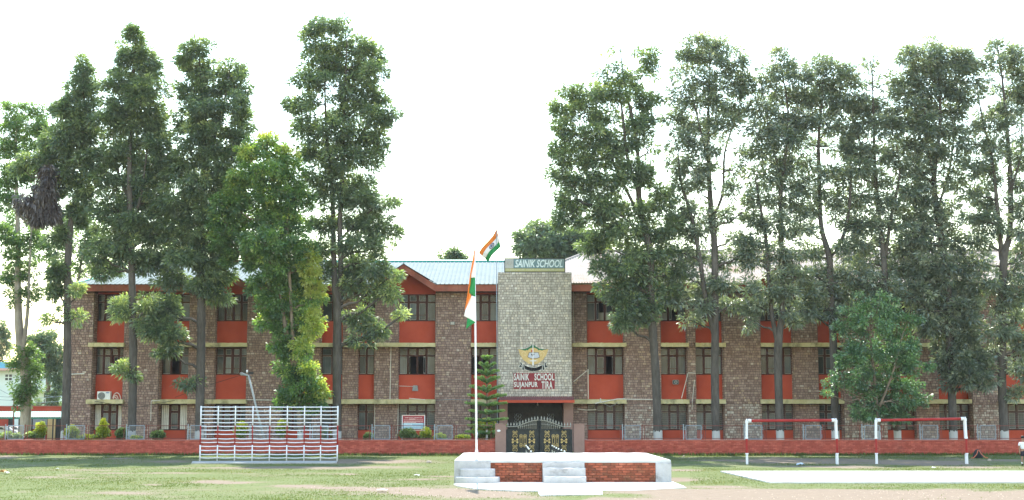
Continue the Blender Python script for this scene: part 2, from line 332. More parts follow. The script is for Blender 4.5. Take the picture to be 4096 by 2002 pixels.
def text_mesh(s, size_x, size_z, origin, shear=0.0, bold=0.0, depth=0.006, spacing=1.0, space_word=1.0):
    """built-in lettering, scaled to the given width and height, standing in the x-z plane; returns verts and faces"""
    cu = bpy.data.curves.new('lettering', 'FONT'); cu.body = s; cu.shear = shear; cu.offset = bold; cu.extrude = 0.5; cu.space_character = spacing; cu.space_word = space_word
    cu.resolution_u = 3
    ob = bpy.data.objects.new('lettering', cu)
    me = bpy.data.meshes.new_from_object(ob)
    n = len(me.vertices); co = np.zeros(n * 3); me.vertices.foreach_get('co', co); co = co.reshape(-1, 3)
    lo, hi = co.min(0), co.max(0)
    sx, sz = size_x / (hi[0] - lo[0]), size_z / (hi[1] - lo[1])
    V = [(origin[0] + (p[0] - lo[0]) * sx, origin[1] - p[2] * depth, origin[2] + (p[1] - lo[1]) * sz) for p in co]
    Fs = [tuple(p.vertices) for p in me.polygons]
    bpy.data.objects.remove(ob); bpy.data.meshes.remove(me); bpy.data.curves.remove(cu)
    return V, Fs

# ------------------------------------------------------------------ the ground
def vnoise(X, Y, s, seed):
    r = np.random.default_rng(seed); T = r.random((257, 257))
    x = X / s + 1000.0; y = Y / s + 1000.0
    xi = np.floor(x).astype(int); yi = np.floor(y).astype(int); fx = x - xi; fy = y - yi
    fx = fx * fx * (3 - 2 * fx); fy = fy * fy * (3 - 2 * fy)
    g = lambda a, b: T[a % 257, b % 257]
    return (g(xi, yi) * (1 - fx) + g(xi + 1, yi) * fx) * (1 - fy) + (g(xi, yi + 1) * (1 - fx) + g(xi + 1, yi + 1) * fx) * fy
def fbm(X, Y, s, seed, o=4):
    t = 0; a = 0.5
    for i in range(o): t = t + a * vnoise(X, Y, s / 2 ** i, seed + i); a *= 0.5
    return t / (1 - 0.5 ** o)
# bare earth worn into the turf: centre and half-size on the ground as surveyed, strength
BARE = [(160, 1908, 95, 4, .7), (270, 1902, 55, 4, .7), (450, 1894, 85, 3, .7), (620, 1893, 45, 2.5, .6), (735, 1893, 65, 3, .8), (850, 1926, 60, 6, .9), (930, 1934, 70, 4, 1), (610, 1940, 40, 3, .8),
        (500, 1975, 130, 8, .6), (200, 1988, 200, 10, .55), (80, 1970, 60, 8, .5), (300, 1915, 40, 2, .6), (1060, 1873, 420, 4.5, 1), (1420, 1872, 120, 3, .8), (1580, 1848, 160, 6, 1), (1380, 1847, 140, 9, .9), (1060, 1846, 300, 9, .75),
        (30, 1830, 50, 7, .8), (480, 1835, 60, 4, .8), (260, 1839, 140, 3, .5), (700, 1850, 90, 8, .6), (1180, 1946, 110, 5, 1), (1350, 1952, 130, 4, 1), (1560, 1958, 180, 6, 1), (1760, 1968, 190, 12, 1), (1930, 1980, 160, 17, 1), (2080, 1990, 130, 12, .8),
        (1770, 1906, 75, 4, .8), (1690, 1918, 80, 3, .6), (1400, 1898, 35, 2.5, .8), (2710, 1921, 75, 6, 1), (2730, 1882, 80, 3, .8), (2610, 1960, 170, 9, .8), (2880, 1950, 110, 6, .9), (3200, 1846, 330, 12, 1.1), (3080, 1843, 240, 8, .9),
        (3250, 1869, 230, 4, .8), (3480, 1866, 160, 8, .9), (3700, 1852, 260, 14, 1.1), (3850, 1868, 130, 6, .9), (3990, 1845, 110, 7, .8), (2860, 1840, 120, 5, .7), (2760, 1836, 100, 3, .5), (330, 1880, 130, 2, .3), (1200, 1910, 60, 2, .4)]
def bare(X, Y):
    px, py = proj(X, Y, 0.0)
    d = np.zeros_like(X)
    for cx, cy, rx, ry, s in BARE:
        q = ((px - cx) / rx) ** 2 + ((py - cy) / ry) ** 2
        d = np.maximum(d, s * np.exp(-q * 0.75))
    # worn track across the right front of the field
    edge = 1953 + 10 * np.clip((2750 - px) / 400, 0, 3) + 60 * np.clip((2420 - px) / 150, 0, 1)
    d = np.maximum(d, np.clip((py - edge) / 8.0, 0, 1.25))
    isl = np.exp(-(((px - 3960) / 130) ** 2 + ((py - 1963) / 4) ** 2)) + np.exp(-(((px - 2480) / 170) ** 2 + ((py - 1985) / 14) ** 2)) * 1.2
    return np.clip(d - isl, 0, 1.3)
def grass_amount(X, Y):
    return 0.78 - 0.75 * bare(X, Y) + 0.9 * (fbm(X, Y, 2.2, 5) - 0.5) + 0.5 * (fbm(X * 0.35, Y, 0.8, 31) - 0.5)
xs = np.concatenate([np.linspace(-400, -40, 14), np.arange(-36, 36.01, 0.17), np.linspace(40, 400, 14)])
ys = np.concatenate([np.linspace(-60, 30, 8), np.arange(33.5, 78.0, 0.17), np.linspace(80, 130, 26), np.linspace(150, 900, 14)])
GX, GY = np.meshgrid(xs, ys)
GZ = 0.05 * (fbm(GX, GY, 4.0, 3) - 0.5) + 0.02 * (fbm(GX, GY, 0.7, 9) - 0.5)
GZ[(GY > 78) | (GY < 33) | (np.abs(GX) > 37)] = 0
nx, ny = len(xs), len(ys)
me = bpy.data.meshes.new('ground')
idx = np.arange(nx * ny).reshape(ny, nx)
quads = np.stack([idx[:-1, :-1], idx[:-1, 1:], idx[1:, 1:], idx[1:, :-1]], -1).reshape(-1, 4)
def mesh_np(me, V, Q, smooth=False):
    k = Q.shape[1]
    me.vertices.add(len(V)); me.vertices.foreach_set('co', np.ascontiguousarray(V, dtype=np.float32).ravel())
    me.loops.add(Q.size); me.loops.foreach_set('vertex_index', np.ascontiguousarray(Q, dtype=np.int32).ravel())
    me.polygons.add(len(Q)); me.polygons.foreach_set('loop_start', np.arange(0, Q.size, k, dtype=np.int32))
    if smooth: me.polygons.foreach_set('use_smooth', np.ones(len(Q), dtype=bool))
    me.update(calc_edges=True)
mesh_np(me, np.stack([GX, GY, GZ], -1).reshape(-1, 3), quads, True)
at_ = me.attributes.new('grass', 'FLOAT', 'POINT'); at_.data.foreach_set('value', np.clip(grass_amount(GX, GY), 0, 1).astype(np.float32).ravel())
me.materials.append(MATS['ground'])
tag(link('ground', me), 'sunlit school field of short grass worn to bare sandy earth in patches', 'field', kind='structure')

# ------------------------------------------------------------------ masonry helper
def courses(x0, x1, z0, z1, rh, wmin, wmax, gap=0.014, jit=0.12):
    out = []; z = z0; row = 0
    n = max(1, round((z1 - z0) / rh)); hs = [rh * (1 + random.uniform(-jit, jit)) for _ in range(n)]
    k = (z1 - z0) / sum(hs)
    for h in hs:
        h *= k; x = x0
        first = random.uniform(0.4, 1.0)
        while x < x1 - 1e-6:
            w = random.uniform(wmin, wmax) * first; first = 1.0
            if x1 - (x + w) < wmin * 0.6: w = x1 - x
            out.append((x + gap / 2, x + w - gap / 2, z + gap / 2, z + h - gap / 2, random.random()))
            x += w
        z += h; row += 1
    return out
def bond(x0, x1, z0, z1, rh, L, gap=0.012):
    out = []; n = max(1, round((z1 - z0) / rh)); h = (z1 - z0) / n
    for i in range(n):
        z = z0 + i * h; x = x0 - (L / 2 if i % 2 else 0) - random.uniform(0, .03)
        while x < x1 - 0.01:
            a = max(x, x0); b = min(x + L, x1)
            if b - a > 0.04: out.append((a + gap / 2, b - gap / 2, z + gap / 2, z + h - gap / 2, random.random()))
            x += L
    return out
def add_block(mb, b, y, prot, mi=0, ch=0.016, jit=0.008):
    x0, x1, z0, z1, r = b; p = prot * random.uniform(0.6, 1.25)
    j = lambda: random.uniform(-jit, jit)
    o = [(x0, y, z0), (x1, y, z0), (x1, y, z1), (x0, y, z1)]
    c = min(ch, (x1 - x0) * .2, (z1 - z0) * .2)
    i = [(x0 + c + j(), y - p + j() * .5, z0 + c + j()), (x1 - c + j(), y - p + j() * .5, z0 + c + j()), (x1 - c + j(), y - p + j() * .5, z1 - c + j()), (x0 + c + j(), y - p + j() * .5, z1 - c + j())]
    mb.add(o + i, [(4, 5, 6, 7), (0, 1, 5, 4), (1, 2, 6, 5), (2, 3, 7, 6), (3, 0, 4, 7)], mi, r)
def variants(name, material, n=12, lo=0.0, hi=1.0):
    out = []
    for k in range(n):
        mb = MB(); add_block(mb, (-.5, .5, -.5, .5, lo + (hi - lo) * (k + .5) / n), 0.0, 1.0, 0, 0.075, 0.03)
        out.append(mb.mesh(name, material, Vector((0, 0, 0)), rnd=True))
    return out
def place_blocks(blocks, y, prot, vars_, name, parent):
    for x0, x1, z0, z1, r in blocks:
        o = link(name, random.choice(vars_), parent, ((x0 + x1) / 2, y, (z0 + z1) / 2)); o.scale = (x1 - x0, prot * random.uniform(.7, 1.2), z1 - z0)

# ------------------------------------------------------------------ the school building
YT, YP, YQ, YB, YC, YF = 83.6, 85.0, 85.35, 85.75, 84.6, 84.1
BASE = Vector((0, 85, 0))
bld = thing('school_building', BASE, 'long three-storey brown stone school building with red panels and pale entrance tower', 'building')
zz = lambda py, Y=YP: at(2048, py, Y).z
xx = lambda px, Y=YP, py=1450: at(px, py, Y).x
ZT0, ZT1 = zz(1286, YB), zz(1178, YB)      # top floor window
ZM0, ZM1 = zz(1500, YB), zz(1392, YB)
ZG0, ZG1 = zz(1722, YB), zz(1617, YB)
ZC1t, ZC1b = zz(1372, YC), zz(1388, YC)    # upper concrete ledge
ZC0t, ZC0b = zz(1599, YC), zz(1616, YC)    # lower ledge
ZEV = zz(1140, 84.0); ZFB = zz(1166, YF)   # eave and underside of the fascia
COLS = [('P', 276, 369), ('A', 369, 493), ('P', 493, 636), ('B', 636, 748), ('p', 748, 854), ('C', 854, 986), ('P', 986, 1126), ('D', 1126, 1247), ('p', 1247, 1279), ('E', 1279, 1367),
        ('p', 1367, 1429), ('F', 1429, 1495), ('p', 1495, 1591), ('G', 1591, 1741), ('P', 1741, 1883), ('H', 1883, 1994), ('T', 1994, 2288), ('p', 2288, 2349), ('I', 2349, 2497), ('P', 2497, 2644),
        ('J', 2644, 2751), ('P', 2751, 2783), ('K', 2783, 2896), ('P', 2896, 3044), ('L', 3044, 3177), ('p', 3177, 3278), ('M', 3278, 3372), ('P', 3372, 3543), ('N', 3543, 3664), ('p', 3664, 3758),
        ('O', 3758, 3885), ('P', 3885, 4002), ('Q', 4002, 4150), ('P', 4150, 4320)]
NCOL = dict(A=4, B=3, C=4, D=3, E=2, F=2, G=4, H=3, I=4, J=3, K=3, L=4, M=3, N=4, O=4, Q=4)
stones = MB()
xr = {}
for kind, a, b in COLS:
    x0, x1 = xx(a), xx(b)
    if kind in 'Pp':
        Y = YP if kind == 'P' else YQ
        mb = MB(); mb.box(x0, x1, Y, 86.6, 0.0, ZEV - 0.05)
        pil = mb.build('pillar' if kind == 'P' else 'pier', 'mortar_brown', bld)
        wash = a > 2490 and kind == 'P'
        for bl in courses(x0 + .004, x1 - .004, 0.02, ZFB - 0.02, 0.143, 0.12, 0.26, 0.02):
            mi = 0
            if wash and bl[3] < ZC0b and random.random() < 0.8: mi = 1
            add_block(stones, bl, Y, 0.03, mi)
        # masonry of the side reveals
        for sx, xe in ((-1, x0), (1, x1)):
            for bl in courses(Y + .03, YB + .1, 0.02, ZFB - 0.02, 0.143, 0.12, 0.26, 0.02):
                y0, y1, z0, z1, r = bl; c = 0.014; q = xe + sx * 0.02
                stones.add([(xe, y0, z0), (xe, y1, z0), (xe, y1, z1), (xe, y0, z1), (q, y0 + c, z0 + c), (q, y1 - c, z0 + c), (q, y1 - c, z1 - c), (q, y0 + c, z1 - c)], [(4, 5, 6, 7), (0, 1, 5, 4), (1, 2, 6, 5), (2, 3, 7, 6), (3, 0, 4, 7)], 0, r)
    else: xr[kind] = (x0, x1)
# shell behind the front: rear and side walls, floors, ceiling, so the rooms are really dark
sh = MB(); XL, XR = xx(278), xx(4320)
sh.box(XL + .02, XR, 98.0, 98.3, 0, ZEV); sh.box(XL, XL + .3, 86.6, 98.0, 0, ZEV - .06); sh.box(XR - .3, XR, 86.6, 98, 0, ZEV - .06)
sh.box(XL + .3, XR - .3, 86.0, 98.0, ZC0b + .1, ZC0t + .12); sh.box(XL + .3, XR - .3, 86.0, 98.0, ZC1b + .1, ZC1t + .12); sh.box(XL + .3, XR - .3, 86.0, 98.0, ZEV - .3, ZEV - .1)
sh.box(XL + .3, XR - .3, 90.0, 90.2, 0.05, ZEV - .35)
sh.build('inner_wall', 'room_dark', bld)
# red spandrels and windows
PANE_BORDER = 0.016
def window(x0, x1, z0, z1, ncol, opened=(), curtain=(), grille=False, slats=False, low=None, seed=0):
    fr = MB(); Y = YB; t = 0.06; y0, y1 = Y - .02, Y + .07
    fr.box(x0, x1, y0, y1, z0, z0 + t); fr.box(x0, x1, y0, y1, z1 - t, z1)
    w = (x1 - x0) / ncol; zt = z0 + (z1 - z0) * 0.70
    for k in range(ncol + 1):
        xa = x0 + k * w; ww = t * (0.6 if k in (0, ncol) else 1)
        xa = min(max(xa - ww, x0), x1 - 2 * ww)
        fr.box(xa, xa + 2 * ww, y0 + .003, y1 - .003, z0 + t, z1 - t)
    fr.box(x0 + t, x1 - t, y0 + .006, y1 - .006, zt - t * .7, zt + t * .7)
    win = fr.build('window', 'frame_brown', bld)
    for k in range(ncol):
        for (a, b, row) in ((z0 + t, zt - t * .7, 0), (zt + t * .7, z1 - t, 1)):
            px0, px1 = x0 + k * w + t, x0 + (k + 1) * w - t
            if row == 0 and k in opened: continue
            m = MB(); yg = Y + .03; e = PANE_BORDER
            inset = 0.03 if (ncol > 2 and 0 < k < ncol - 1) else 0.0
            X0, X1, A, B = px0 + inset, px1 - inset, a + inset, b - inset
            if inset: # casement sash
                m.box(px0, X0, yg - .02, yg + .02, a, b, 2); m.box(X1, px1, yg - .02, yg + .02, a, b, 2); m.box(X0, X1, yg - .018, yg + .018, a, A, 2); m.box(X0, X1, yg - .018, yg + .018, B, b, 2)
                if row == 0: m.box(X0, X1, yg - .022, yg + .01, A + (B - A) * .27, A + (B - A) * .27 + .035, 2)
            m.quad((X0 + e, yg, A + e), (X1 - e, yg, A + e), (X1 - e, yg, B - e), (X0 + e, yg, B - e), 0)
            for q in (((X0, yg - .006, A), (X1, yg - .006, A), (X1, yg - .006, A + e), (X0, yg - .006, A + e)), ((X0, yg - .006, B - e), (X1, yg - .006, B - e), (X1, yg - .006, B), (X0, yg - .006, B)),
                      ((X0, yg - .006, A + e), (X0 + e, yg - .006, A + e), (X0 + e, yg - .006, B - e), (X0, yg - .006, B - e)), ((X1 - e, yg - .006, A + e), (X1, yg - .006, A + e), (X1, yg - .006, B - e), (X1 - e, yg - .006, B - e))):
                m.quad(*q, 1)
            m.build('pane', ['glass_pane', 'putty_white', 'frame_brown'], win)
    for k in opened:      # sash standing open, hinged at its outer side
        hx = x0 + k * w + t if k < ncol / 2 else x0 + (k + 1) * w - t
        m = MB(); d = 0.42; s = 1 if k < ncol / 2 else -1
        A, B = z0 + t, zt - t * .7; P = lambda f, z: (hx + s * f * .10, Y - .02 - f * d, z)
        m.quad(P(.12, A + .06), P(.9, A + .06), P(.9, B - .06), P(.12, B - .06), 0)
        for f0, f1, za, zb in ((0, 1, A, A + .06), (0, 1, B - .06, B), (0, .12, A + .06, B - .06), (.9, 1, A + .06, B - .06)): m.quad(P(f0, za), P(f1, za), P(f1, zb), P(f0, zb), 1)
        m.build('sash', ['glass_pane', 'putty_white'], win)
    for k in curtain:
        m = MB(); n = 10; px0, px1 = x0 + k * w + t * .5, x0 + (k + 1) * w - t * .5
        vs = []; fs = []
        for i in range(n + 1):
            x = px0 + (px1 - px0) * i / n; yy = Y + .16 + .035 * (1 if i % 2 else -1)
            vs += [(x, yy, z0 + t), (x, yy, zt)]
        for i in range(n): fs.append((2 * i, 2 * i + 2, 2 * i + 3, 2 * i + 1))
        m.add(vs, fs); m.build('curtain', 'curtain_red', win)
    if grille:
        m = MB(); n = 13
        for i in range(1, n): m.box(x0 + .02, x1 - .02, Y - .045, Y - .033, z0 + (z1 - z0) * i / n - .007, z0 + (z1 - z0) * i / n + .007)
        m.build('grille', 'wire_grey', win)
    if slats:
        for k in (0, ncol - 1):
            for i in range(4):
                xa = x0 + k * w + t + (w - 2 * t) * (i + .15) / 4; m = MB()
                m.box(xa, xa + (w - 2 * t) * .2, Y - .03, Y - .02, z0 + t, z1 - t); m.build('blind_slat', 'pvc_white', win)
    if low is not None:
        m = MB()
        for k in low:
            m.box(x0 + k * w + t, x0 + (k + 1) * w - t, Y + .0, Y + .02, z0 + t, z0 + (z1 - z0) * .32)
        m.build('sheet_cover', 'plaster_grey', win)
    return win
OPEN_M = dict(B=(1,), G=(1, 2), H=(0, 1), I=(2,), A=(2,), K=(), L=())
CURT_M = dict(A=(1, 2), I=(1,), J=(0, 1), K=(2,), L=(1,), N=(1,))
for k, (x0, x1) in xr.items():
    if k == 'T': continue
    panel = MB()
    for za, zb in ((ZC1t - .02, ZT0), (ZC0t - .02, ZM0), (0.0, ZG0)):
        q = MB(); q.box(x0 - .05, x1 + .05, YB, YB + .14, za, zb); q.build('red_panel', 'red_panel', bld)
    gz = zz(1060, 84.2) if k in 'CGL' else ZEV - .1
    if k in 'CGL': panel.box(x0 - .05, x1 + .05, YB, YB + .14, ZT1, ZT1 + .2)
    else: panel.box(x0 - .05, x1 + .05, YB, YB + .14, ZT1, ZEV - .06)
    panel.build('red_panel', 'red_panel', bld)
    n = NCOL[k]
    window(x0, x1, ZT0, ZT1, n, low=(1, 2) if k == 'I' else ((0,) if k == 'J' else None), opened=(1,) if k in 'IJ' else ())
    window(x0, x1, ZM0, ZM1, n, opened=OPEN_M.get(k, ()), curtain=CURT_M.get(k, ()))
    window(x0, x1, ZG0, ZG1, n, grille=k in 'GIJKLMOQH', slats=k in 'AB')
# concrete ledges
for a, b, up in ((352, 494, 1), (343, 490, 0), (630, 987, 1), (610, 984, 0), (1130, 1741, 1), (1130, 1741, 0), (1883, 1992, 1), (1883, 1992, 0), (2290, 2506, 1), (2290, 2506, 0), (2645, 2756, 1), (2640, 2758, 0),
                 (2784, 2904, 1), (2784, 2904, 0), (3045, 3378, 1), (3045, 3378, 0), (3543, 3888, 1), (3543, 3888, 0), (4004, 4150, 1), (4004, 4150, 0)):
    za, zb = (ZC1b, ZC1t) if up else (ZC0b, ZC0t)
    m = MB(); n = 24; X0, X1 = xx(a, YC, 1380 if up else 1608), xx(b, YC, 1380 if up else 1608)
    vs = []; fs = []
    for i in range(n + 1):
        x = X0 + (X1 - X0) * i / n; j = lambda: random.uniform(-.012, .012)
        vs += [(x, YC + j(), za + j()), (x, YC + j(), zb + j()), (x, YB - .004, zb + .03), (x, YB - .004, za + .02)]
    for i in range(n):
        for q in range(4): fs.append((4 * i + q, 4 * i + 4 + q, 4 * i + 4 + (q + 1) % 4, 4 * i + (q + 1) % 4))
    fs += [(3, 2, 1, 0), (4 * n, 4 * n + 1, 4 * n + 2, 4 * n + 3)]
    m.add(vs, fs); m.build('ledge', 'chajja_yellow', bld)
# ---- entrance tower
tx0, tx1 = at(1993, 1340, YT).x, at(2286, 1340, YT).x
ZTT, ZTB = zz(1090, YT), zz(1597, YT)
tw = MB(); tw.box(tx0, tx1, YT, 88.5, ZTB, ZTT)
tower = tw.build('entrance_tower', 'mortar_pale', bld)
bl = courses(tx0 + .003, tx1 - .003, ZTB + .01, ZTT - .005, 0.146, 0.13, 0.235, 0.018)
bl.sort(key=lambda b: -(b[1] - b[0]) * (b[3] - b[2]))
place_blocks(bl[:300], YT, 0.028, variants('stone', 'stone_pale'), 'stone', tower)
for b in bl[300:]: add_block(stones, b, YT, 0.03, 2)
for sx, xe in ((-1, tx0), (1, tx1)):
    for y0, y1, z0, z1, r in courses(YT + .02, 86.4, ZTB + .01, ZTT - .005, 0.146, 0.13, 0.235, 0.018):
        c = .012; q = xe + sx * .022
        stones.add([(xe, y0, z0), (xe, y1, z0), (xe, y1, z1), (xe, y0, z1), (q, y0 + c, z0 + c), (q, y1 - c, z0 + c), (q, y1 - c, z1 - c), (q, y0 + c, z1 - c)], [(4, 5, 6, 7), (0, 1, 5, 4), (1, 2, 6, 5), (2, 3, 7, 6), (3, 0, 4, 7)], 2, r)
tag(stones.build('stones', ['stone_brown', 'stone_wash', 'stone_pale'], bld, rnd=True), kind='stuff')
# tile awning and entrance
aw = MB(); ax0, ax1 = at(1996, 1605, 82.75).x, at(2297, 1605, 82.75).x; za = zz(1612, 82.75); zb = zz(1603, 82.75); zc = ZTB + .12
aw.quad((ax0, 82.75, zb), (ax1, 82.75, zb), (ax1, YT + .01, zc), (ax0, YT + .01, zc), 0)
for i in range(40):
    x = ax0 + (ax1 - ax0) * (i + .5) / 40
    aw.tube([(x, 82.75, zb + .02), (x, YT, zc + .02)], 0.035, 5, 0)
aw.box(ax0 - .02, ax1 + .02, 82.72, 82.75, za, zb + .02, 1); aw.box(ax0, ax1, 82.75, YT + .02, za + .03, za + .08, 1)
aw.build('awning', ['awning_tile', 'red_panel'], bld)
for a, b in ((1997, 2030), (2255, 2293)):
    m = MB(); m.box(at(a, 1700, 84.0).x, at(b, 1700, 84.0).x, 84.0, 86.5, 0, ZTB + .02); m.build('entrance_column', 'plaster_mauve', bld)
dx0, dx1 = at(2030, 1700, 85.9).x, at(2255, 1700, 85.9).x
m = MB(); m.box(dx0, dx1, 86.0, 86.1, 0, ZTB)
door = m.build('entrance_door', 'gate_black', bld)
for i in range(4):
    a = dx0 + (dx1 - dx0) * i / 4
    m = MB(); m.box(a + .06, a + (dx1 - dx0) / 4 - .06, 85.95, 86.0, .2, 1.0); m.box(a + .06, a + (dx1 - dx0) / 4 - .06, 85.96, 86.0, 1.15, 2.25)
    m.build('door_leaf', 'dark_metal', door)
for cxp in (2071, 2203):
    m = MB()
    for i in range(4):
        x = at(cxp - 11 + i * 7.6, 1680, 85.9).x
        z0, z1 = zz(1708, 85.9), zz(1656, 85.9); n = 14
        m.tube([(x + .03 * math.sin(i * 2 + t * 1.7), 85.9 + .03 * math.cos(t * 1.7), z0 + (z1 - z0) * t / n) for t in range(n + 1)], .022, 5)
    m.build('twisted_bar', 'steel_grey', door)
m = MB(); c = at(2150, 1620, 85.6); m.ball(c, .05); m.tube([c, c + Vector((0, 0, .14))], .015, 5); m.build('bulb', 'paint_white', bld)
# ---- roofs
GAB = [(741, 867, 992, 1062), (1487, 1615, 1743, 1060), (3026, 3140, 3262, 1040)]
gx = [(at(a, 1140, YF).x, at(c, 1060, YF).x, at(b, 1140, YF).x, at(c, y, YF).z) for a, c, b, y in GAB]
def rib_roof(mb, xe0, xe1, xr0, xr1, ye, ze, yr, zr, pitch=0.26, mi=0):
    def start(x):
        for xa, xc, xb, za in gx:
            if xa < x < xb:
                zg = ZEV + (za - ZEV) * (1 - abs(x - xc) / ((xc - xa) if x < xc else (xb - xc))); return max(0.0, (zg - ze) / (zr - ze))
        return 0.0
    def top(x): return (x - xe0) / max(xr0 - xe0, 1e-6) if x < xr0 else 1.0
    knots = sorted(set([xe0, xe1, xr0] + [v for g in gx for v in g[:3] if xe0 < v < xe1]))
    P = lambda x, t: (x, ye + (yr - ye) * t, ze + (zr - ze) * t)
    for a, b in zip(knots[:-1], knots[1:]):
        e = 1e-5; mb.quad(P(a, start(a + e)), P(b, start(b - e)), P(b, top(b)), P(a, top(a)), mi)
    sl = Vector((0, yr - ye, zr - ze)).normalized(); nn = Vector((0, -sl.z, sl.y))
    x = xe0 + .1
    while x < xe1 - .05:
        t = 1.0
        if x < xr0: t = (x - xe0) / max(xr0 - xe0, 1e-6)
        if x > xr1: t = (xe1 - x) / max(xe1 - xr1, 1e-6)
        a = Vector(P(x, start(x))); b = Vector(P(x, t)); h = nn * .035
        vs = [a + Vector((-.045, 0, 0)) , a + Vector((.045, 0, 0)), a + Vector((.018, 0, 0)) + h, a + Vector((-.018, 0, 0)) + h]
        vs += [b + (v - a) for v in vs]
        mb.add(vs, [(0, 1, 2, 3), (1, 5, 6, 2), (2, 6, 7, 3), (3, 7, 4, 0)], mi); x += pitch
YR = 92.0; ZRL = at(1000, 1049, YR).z
rl = MB(); e0 = at(294, 1142, 83.95).x; e1 = at(2060, 1142, 83.95).x; r0 = at(640, 1049, YR).x
rib_roof(rl, e0, e1, r0, e1, 83.95, ZEV + .03, YR, ZRL)
rl.quad((e0, 100, ZEV + .03), (e0, 83.95, ZEV + .03), (r0, YR, ZRL), (r0, YR, ZRL)) if False else rl.add([(e0, 100.05, ZEV + .03), (e0, 83.95, ZEV + .03), (r0, YR, ZRL)], [(0, 1, 2)])
rl.add([(e1, 100.05, ZEV + .03), (e0, 100.05, ZEV + .03), (r0, YR, ZRL), (e1, YR, ZRL)], [(0, 1, 2, 3)])
roofl = rl.build('roof', 'roof_teal', bld); tag(roofl, 'pale teal ribbed metal roof left of the tower')
m = MB(); m.tube([(r0, YR, ZRL + .03), (e1, YR, ZRL + .03)], .11, 6); m.tube([(e0, 83.95, ZEV + .06), (r0, YR, ZRL + .03)], .07, 6)
m.build('ridge_cap', 'roof_teal_edge', roofl)
YR2 = 93.0; ZR2 = at(2500, 1006, YR2).z
rr = MB(); f0 = at(2040, 1135, 83.95).x; f1 = at(4330, 1135, 83.95).x; g0 = at(2358, 1006, YR2).x
rib_roof(rr, f0, f1, g0, f1, 83.95, ZEV + .1, YR2, ZR2, 0.16)
rr.add([(f0, 102, ZEV + .1), (f0, 83.95, ZEV + .1), (g0, YR2, ZR2)], [(0, 1, 2)]); rr.add([(f1, 102, ZEV + .1), (f0, 102, ZEV + .1), (g0, YR2, ZR2), (f1, YR2, ZR2)], [(0, 1, 2, 3)])
roofr = rr.build('roof', 'roof_rust', bld); tag(roofr, 'weathered whitish tin roof with rust streaks right of the tower')
m = MB(); m.tube([(f0, 83.95, ZEV + .13), (g0, YR2, ZR2 + .03), (f1, YR2, ZR2 + .03)], .09, 6); m.build('ridge_cap', 'roof_rust', roofr)
# gables, fascia boards, soffit
def fascia(xa, xb, seg=1):
    m = MB(); L = 2.4; x = xa
    while x < xb - .01:
        e = min(x + L, xb); m.box(x + .004, e - .004, YF + random.uniform(-.006, .006), YF + .06, ZFB, ZEV + .02); x = e
    return m.build('fascia_board', 'fascia_maroon', bld)
fascia(e0 + .02, gx[0][0]); fascia(gx[0][2], gx[1][0]); fascia(gx[1][2], tx0 - .01); fascia(tx1 + .01, gx[2][0]); fascia(gx[2][2], f1)
sf = MB(); sf.box(e0 + .03, gx[0][0], YF + .07, YB, ZFB + .06, ZFB + .1)
sf.box(gx[0][2], gx[1][0], YF + .07, YB, ZFB + .06, ZFB + .1); sf.box(gx[1][2], tx0 - .02, YF + .07, YB, ZFB + .06, ZFB + .1); sf.box(tx1 + .02, gx[2][0], YF + .07, YB, ZFB + .06, ZFB + .1); sf.box(gx[2][2], f1, YF + .07, YB, ZFB + .06, ZFB + .1)
sf.build('soffit', 'soffit', bld)
for gi, (xa, xc, xb, za) in enumerate(gx):
    left = gi < 2; zr_, yr_ = (ZRL, YR) if left else (ZR2, YR2); ze_ = ZEV + (.03 if left else .1)
    yb_ = 83.95 + (za - ze_) / (zr_ - ze_) * (yr_ - 83.95)
    m = MB(); h = ZEV - ZFB
    for p, q in (((xa, ZEV), (xc, za)), ((xc, za), (xb, ZEV))):
        m.prism([(p[0], p[1] - h), (q[0], q[1] - h - .02), (q[0], q[1] + .02), (p[0], p[1] + .02)], YF - .05, YF + .02)
    gb = m.build('gable_board', 'fascia_maroon', bld)
    m = MB(); y0 = 83.93
    m.add([(xc, y0, za + .05), (xa - .1, y0, ZEV + .05), (xc, yb_, za + .05)], [(0, 2, 1)]); m.add([(xc, y0, za + .05), (xb + .1, y0, ZEV + .05), (xc, yb_, za + .05)], [(0, 1, 2)])
    m.tube([(xc, y0, za + .06), (xc, yb_, za + .06)], .05, 5)
    m.build('gable_roof', 'roof_teal' if left else 'roof_rust', bld)
    m = MB(); zt = ZT1 + .15
    m.prism([(xa, ZFB), (xb, ZFB), (xb, ZEV), (xc, za - .05), (xa, ZEV)], YB - .12, YB + .05) if False else m.prism([(xa + .1, zt), (xb - .1, zt), (xb - .1, ZEV - .1), (xc, za - .12), (xa + .1, ZEV - .1)], YB - .03, YB + .13)
    m.build('gable_wall', 'red_panel', bld)
    m = MB()
    for p, q in (((xa, ZEV), (xc, za)), ((xc, za), (xb, ZEV))): m.add([(p[0], YF, p[1] - .16), (q[0], YF, q[1] - .16), (q[0], YB - .04, q[1] - .16), (p[0], YB - .04, p[1] - .16)], [(0, 3, 2, 1)])
    m.build('gable_soffit', 'soffit', bld)
